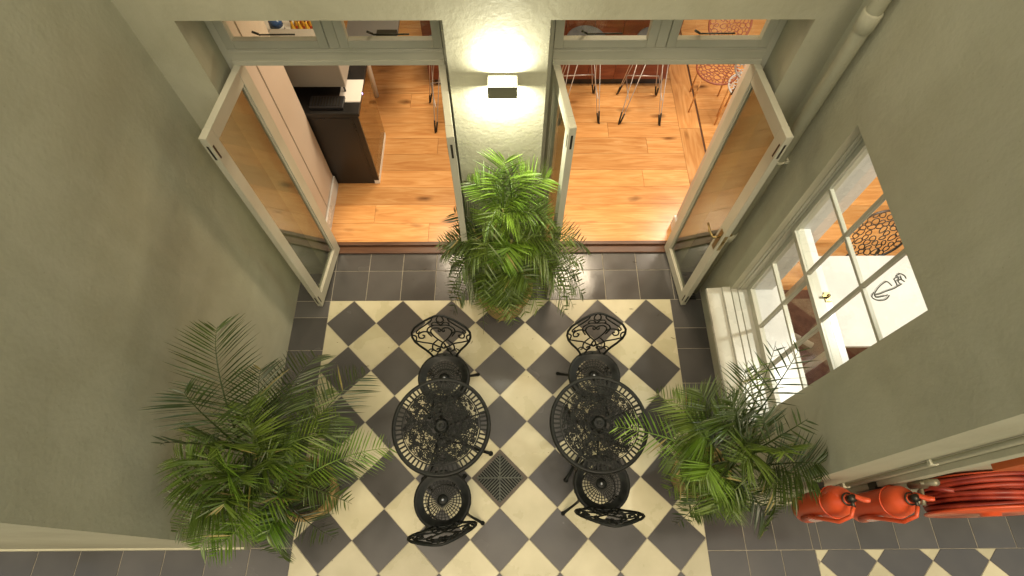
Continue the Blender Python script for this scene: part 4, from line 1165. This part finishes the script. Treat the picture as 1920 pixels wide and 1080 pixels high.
MB().lathe([(0.0, 0.0), (0.05, 0.0), (0.06, 0.03), (0.06, 0.07), (0.0605, 0.0705)], 20).build('jar_body', M_blue, jr)
MB().lathe([(0.0606, 0.0706), (0.0606, 0.11), (0.06, 0.1105)], 20).build('band', M_gloss, jr)
MB().lathe([(0.06, 0.111), (0.056, 0.16), (0.04, 0.18), (0.015, 0.185), (0.015, 0.20), (0.0, 0.202)], 20).build('lid', M_blue, jr)
tag(MB().box(-0.035, 0.035, -0.02, 0.02, 0.0, 0.09).box(-0.03, 0.03, -0.016, 0.016, 0.0902, 0.096).build('card_box', M_paper, loc=(-1.87, 2.14, ctz)), 'small white box standing between blue jar and bottles', 'box')

stt = empty('steel_worktop', (-1.12, 2.34, FZ), 'grey steel worktop right of the bottles, seen through the transom', 'worktop')
MB().box(-0.27, 0.20, -0.22, 0.40, 0.875, 0.90).build('top', M_steel, stt, bevel=0.003)
MB().box(0.02, 0.20, -0.222, -0.10, 0.9002, 0.93).build('raised_ledge', M_darkmetal, stt)
MB().lathe([(0.0, 0.0), (0.03, 0.0), (0.03, 0.5), (0.06, 0.8), (0.0, 0.874)], 20, Matrix.Translation((-0.20, 0.05, 0))).build('pedestal', M_white, stt)

bar = empty('bar_counter', (0.55, 2.50, FZ), 'dark red brown wooden bar behind the stools', 'bar')
MB().box(-1.25, 1.18, 0.06, 0.75, 0.0, 0.10).build('kick_board', M_blackcab, bar)
for k in range(9):
    x0 = -1.30+k*0.2767
    MB().box(-0.137, 0.137, -0.012, 0.012, -0.39, 0.39).build('front_board', M_redwood, bar, bevel=0.002, loc=(x0+0.1383, 0.02, 0.50))
MB().box(-1.30, 1.19, 0.033, 0.80, 0.101, 0.895).build('bar_body', M_redwood, bar)
MB().box(-1.34, 1.23, -0.10, 0.82, 0.8952, 0.94).build('bar_top', M_redwood, bar, bevel=0.005)

def stool():
    t = empty('bar_stool', (0, 0, 0), 'x', 'stool')
    MB().lathe([(0.0, 0.835), (0.165, 0.835), (0.180, 0.845), (0.182, 0.865), (0.165, 0.880), (0.0, 0.875)], 28).build('seat', noisy('grey_vinyl', (0.035, 0.036, 0.038), (0.06, 0.06, 0.062), rough=(0.4, 0.6)), t)
    MB().lathe([(0.1835, 0.842), (0.1845, 0.856)], 28).build('seat_band', M_chrome, t)
    for k in range(4):
        M = Matrix.Rotation(PI/4+k*PI/2, 4, 'Z')
        l = MB()
        l.tube([(0.13, -0.05, 0.833), (0.285, -0.010, 0.02), (0.30, 0.0, 0.007), (0.285, 0.010, 0.02), (0.13, 0.05, 0.833)], 0.0042, 6, M)
        lg = l.build('hairpin_leg', M_chrome, t)
        MB().tube([(0.262, -0.017, 0.14), (0.287, -0.008, 0.02), (0.300, 0.0, 0.006), (0.287, 0.008, 0.02), (0.262, 0.017, 0.14)], 0.0085, 6, M).build('foot_sleeve', M_darkmetal, lg)
    MB().tube([(-0.165, 0.165, 0.30), (0.165, 0.165, 0.30)], 0.0065, 6).tube([(-0.165, 0.165, 0.30), (-0.165, -0.165, 0.30)], 0.0055, 6).tube([(0.165, 0.165, 0.30), (0.165, -0.165, 0.30)], 0.0055, 6).build('foot_rest', M_chrome, t)
    return t
st0 = stool()
for i, (x, y, r, lb) in enumerate(((0.79, 2.19, 0.05, 'grey seated hairpin stool at the bar, left one of two in the right doorway'),
                                   (1.43, 2.18, -0.04, 'grey seated hairpin stool at the bar end, right one in the right doorway'),
                                   (-0.50, 2.12, 0.2, 'hairpin stool half hidden by the frame of the left doorway'))):
    o = st0 if i == 0 else copy_tree(st0)
    o.location = (x, y, FZ); o.rotation_euler = (0, 0, r)
    tag(o, lb, 'stool', 'bar stools with hairpin legs')

def lace_disc(m, R, seed, n=46, r=0.0068):
    """openwork disc of curled strands in the local xz plane"""
    rr = random.Random(seed)
    m.tube([(R*math.cos(2*PI*k/40), 0, R*math.sin(2*PI*k/40)) for k in range(40)], r*1.4, 6, closed=True)
    cells = []
    for _ in range(900):
        q = math.sqrt(rr.random())*R*0.93; a = rr.uniform(0, 2*PI)
        c = (q*math.cos(a), q*math.sin(a)); s = rr.uniform(0.085, 0.15)*R
        if q+s < R*1.02 and all(math.hypot(c[0]-d[0], c[1]-d[1]) > (s+d[2])*0.86 for d in cells): cells.append((c[0], c[1], s))
    for cx, cy, s in cells:
        ph = rr.uniform(0, PI); e = rr.uniform(0.65, 1.0)
        pts = []
        for j in range(10):
            t_ = 2*PI*j/10
            x, y = s*1.12*math.cos(t_), s*1.12*e*math.sin(t_)*(1+0.25*math.cos(t_))
            pts.append((cx+x*math.cos(ph)-y*math.sin(ph), 0, cy+x*math.sin(ph)+y*math.cos(ph)))
        m.tube(pts, r*0.62, 5, closed=True)
    return m

def lace_chair(name, label, m_back, loc, rz, seed, R=0.21, tilt=0.25):
    t = empty(name, loc, label, 'chair', 'chairs with openwork round backs', rz)
    o = lace_disc(MB(), R, seed).build('openwork_back', m_back, t)
    o.location = (0, 0.22, 0.80); o.rotation_euler = (-tilt, 0, 0)
    so_ = lace_disc(MB(), 0.20, seed+1).build('openwork_seat', m_back, t)
    so_.location = (0, 0, 0.45); so_.rotation_euler = (PI/2, 0, 0)
    for x, y in ((-0.14, -0.14), (0.14, -0.14), (-0.14, 0.14), (0.14, 0.14)):
        MB().tube([(x, y, 0.446), (x*1.05, y*1.05, 0.0)], 0.008, 8).build('leg', M_plank, t)
    MB().tube([(-0.12, 0.18, 0.45), (-0.10, 0.205, 0.62)], 0.008, 6).tube([(0.12, 0.18, 0.45), (0.10, 0.205, 0.62)], 0.008, 6).build('back_support', M_darkmetal, t)
    return t
lace_chair('lace_chair', 'dark openwork round-backed chair at the white table behind the window', M_blackcab, (2.86, -0.10, FZ), 0.0, 4, 0.225, 0.35)
lace_chair('lace_chair', 'red brown openwork round-backed chair far back in the right doorway', M_lace, (2.13, 2.26, FZ), -0.2, 9, 0.19, 0.5)
lace_chair('lace_chair', 'pale grey openwork chair seen through the right transom pane', M_whitelace, (2.40, 2.02, FZ+0.0), 2.6, 12, 0.19, 0.3)

wt = empty('white_table', (2.80, -0.37, FZ), 'bright white table behind the upper panes of the window', 'table')
MB().box(-0.405, 0.62, -0.365, 0.365, 0.68, 0.71).build('tabletop', M_gloss, wt, bevel=0.004)
for x in (-0.36, 0.56):
    for y in (-0.32, 0.32): MB().box(x-0.02, x+0.02, y-0.02, y+0.02, 0.0, 0.6798).build('leg', M_gloss, wt)
rug = tag(MB().box(2.44, 4.0, -1.25, 0.06, FZ+0.001, FZ+0.014).build('rug', M_rug, bevel=0.003), 'brick red patterned rug under the white table behind the window', 'rug')
fr = MB()
for k in range(60): fr.box(2.405, 2.4395, -1.24+k*0.0215, -1.232+k*0.0215, FZ+0.001, FZ+0.006)
tag(fr.build('fringe', M_paper, rug), kind='stuff')
pc = empty('draught_roll', (2.50, -0.42, FZ+0.015), 'pale rolled cloth lying on the brick red rug', 'cloth roll', rz=-0.6)
MB().tube([(-0.09, 0, 0.025), (-0.03, 0, 0.027), (0.09, 0, 0.025)], 0.024, 12).build('roll', M_paper, pc)
MB().tube([(-0.02, 0, 0.025), (-0.01, 0, 0.025)], 0.026, 12).build('tie', M_redwood, pc)
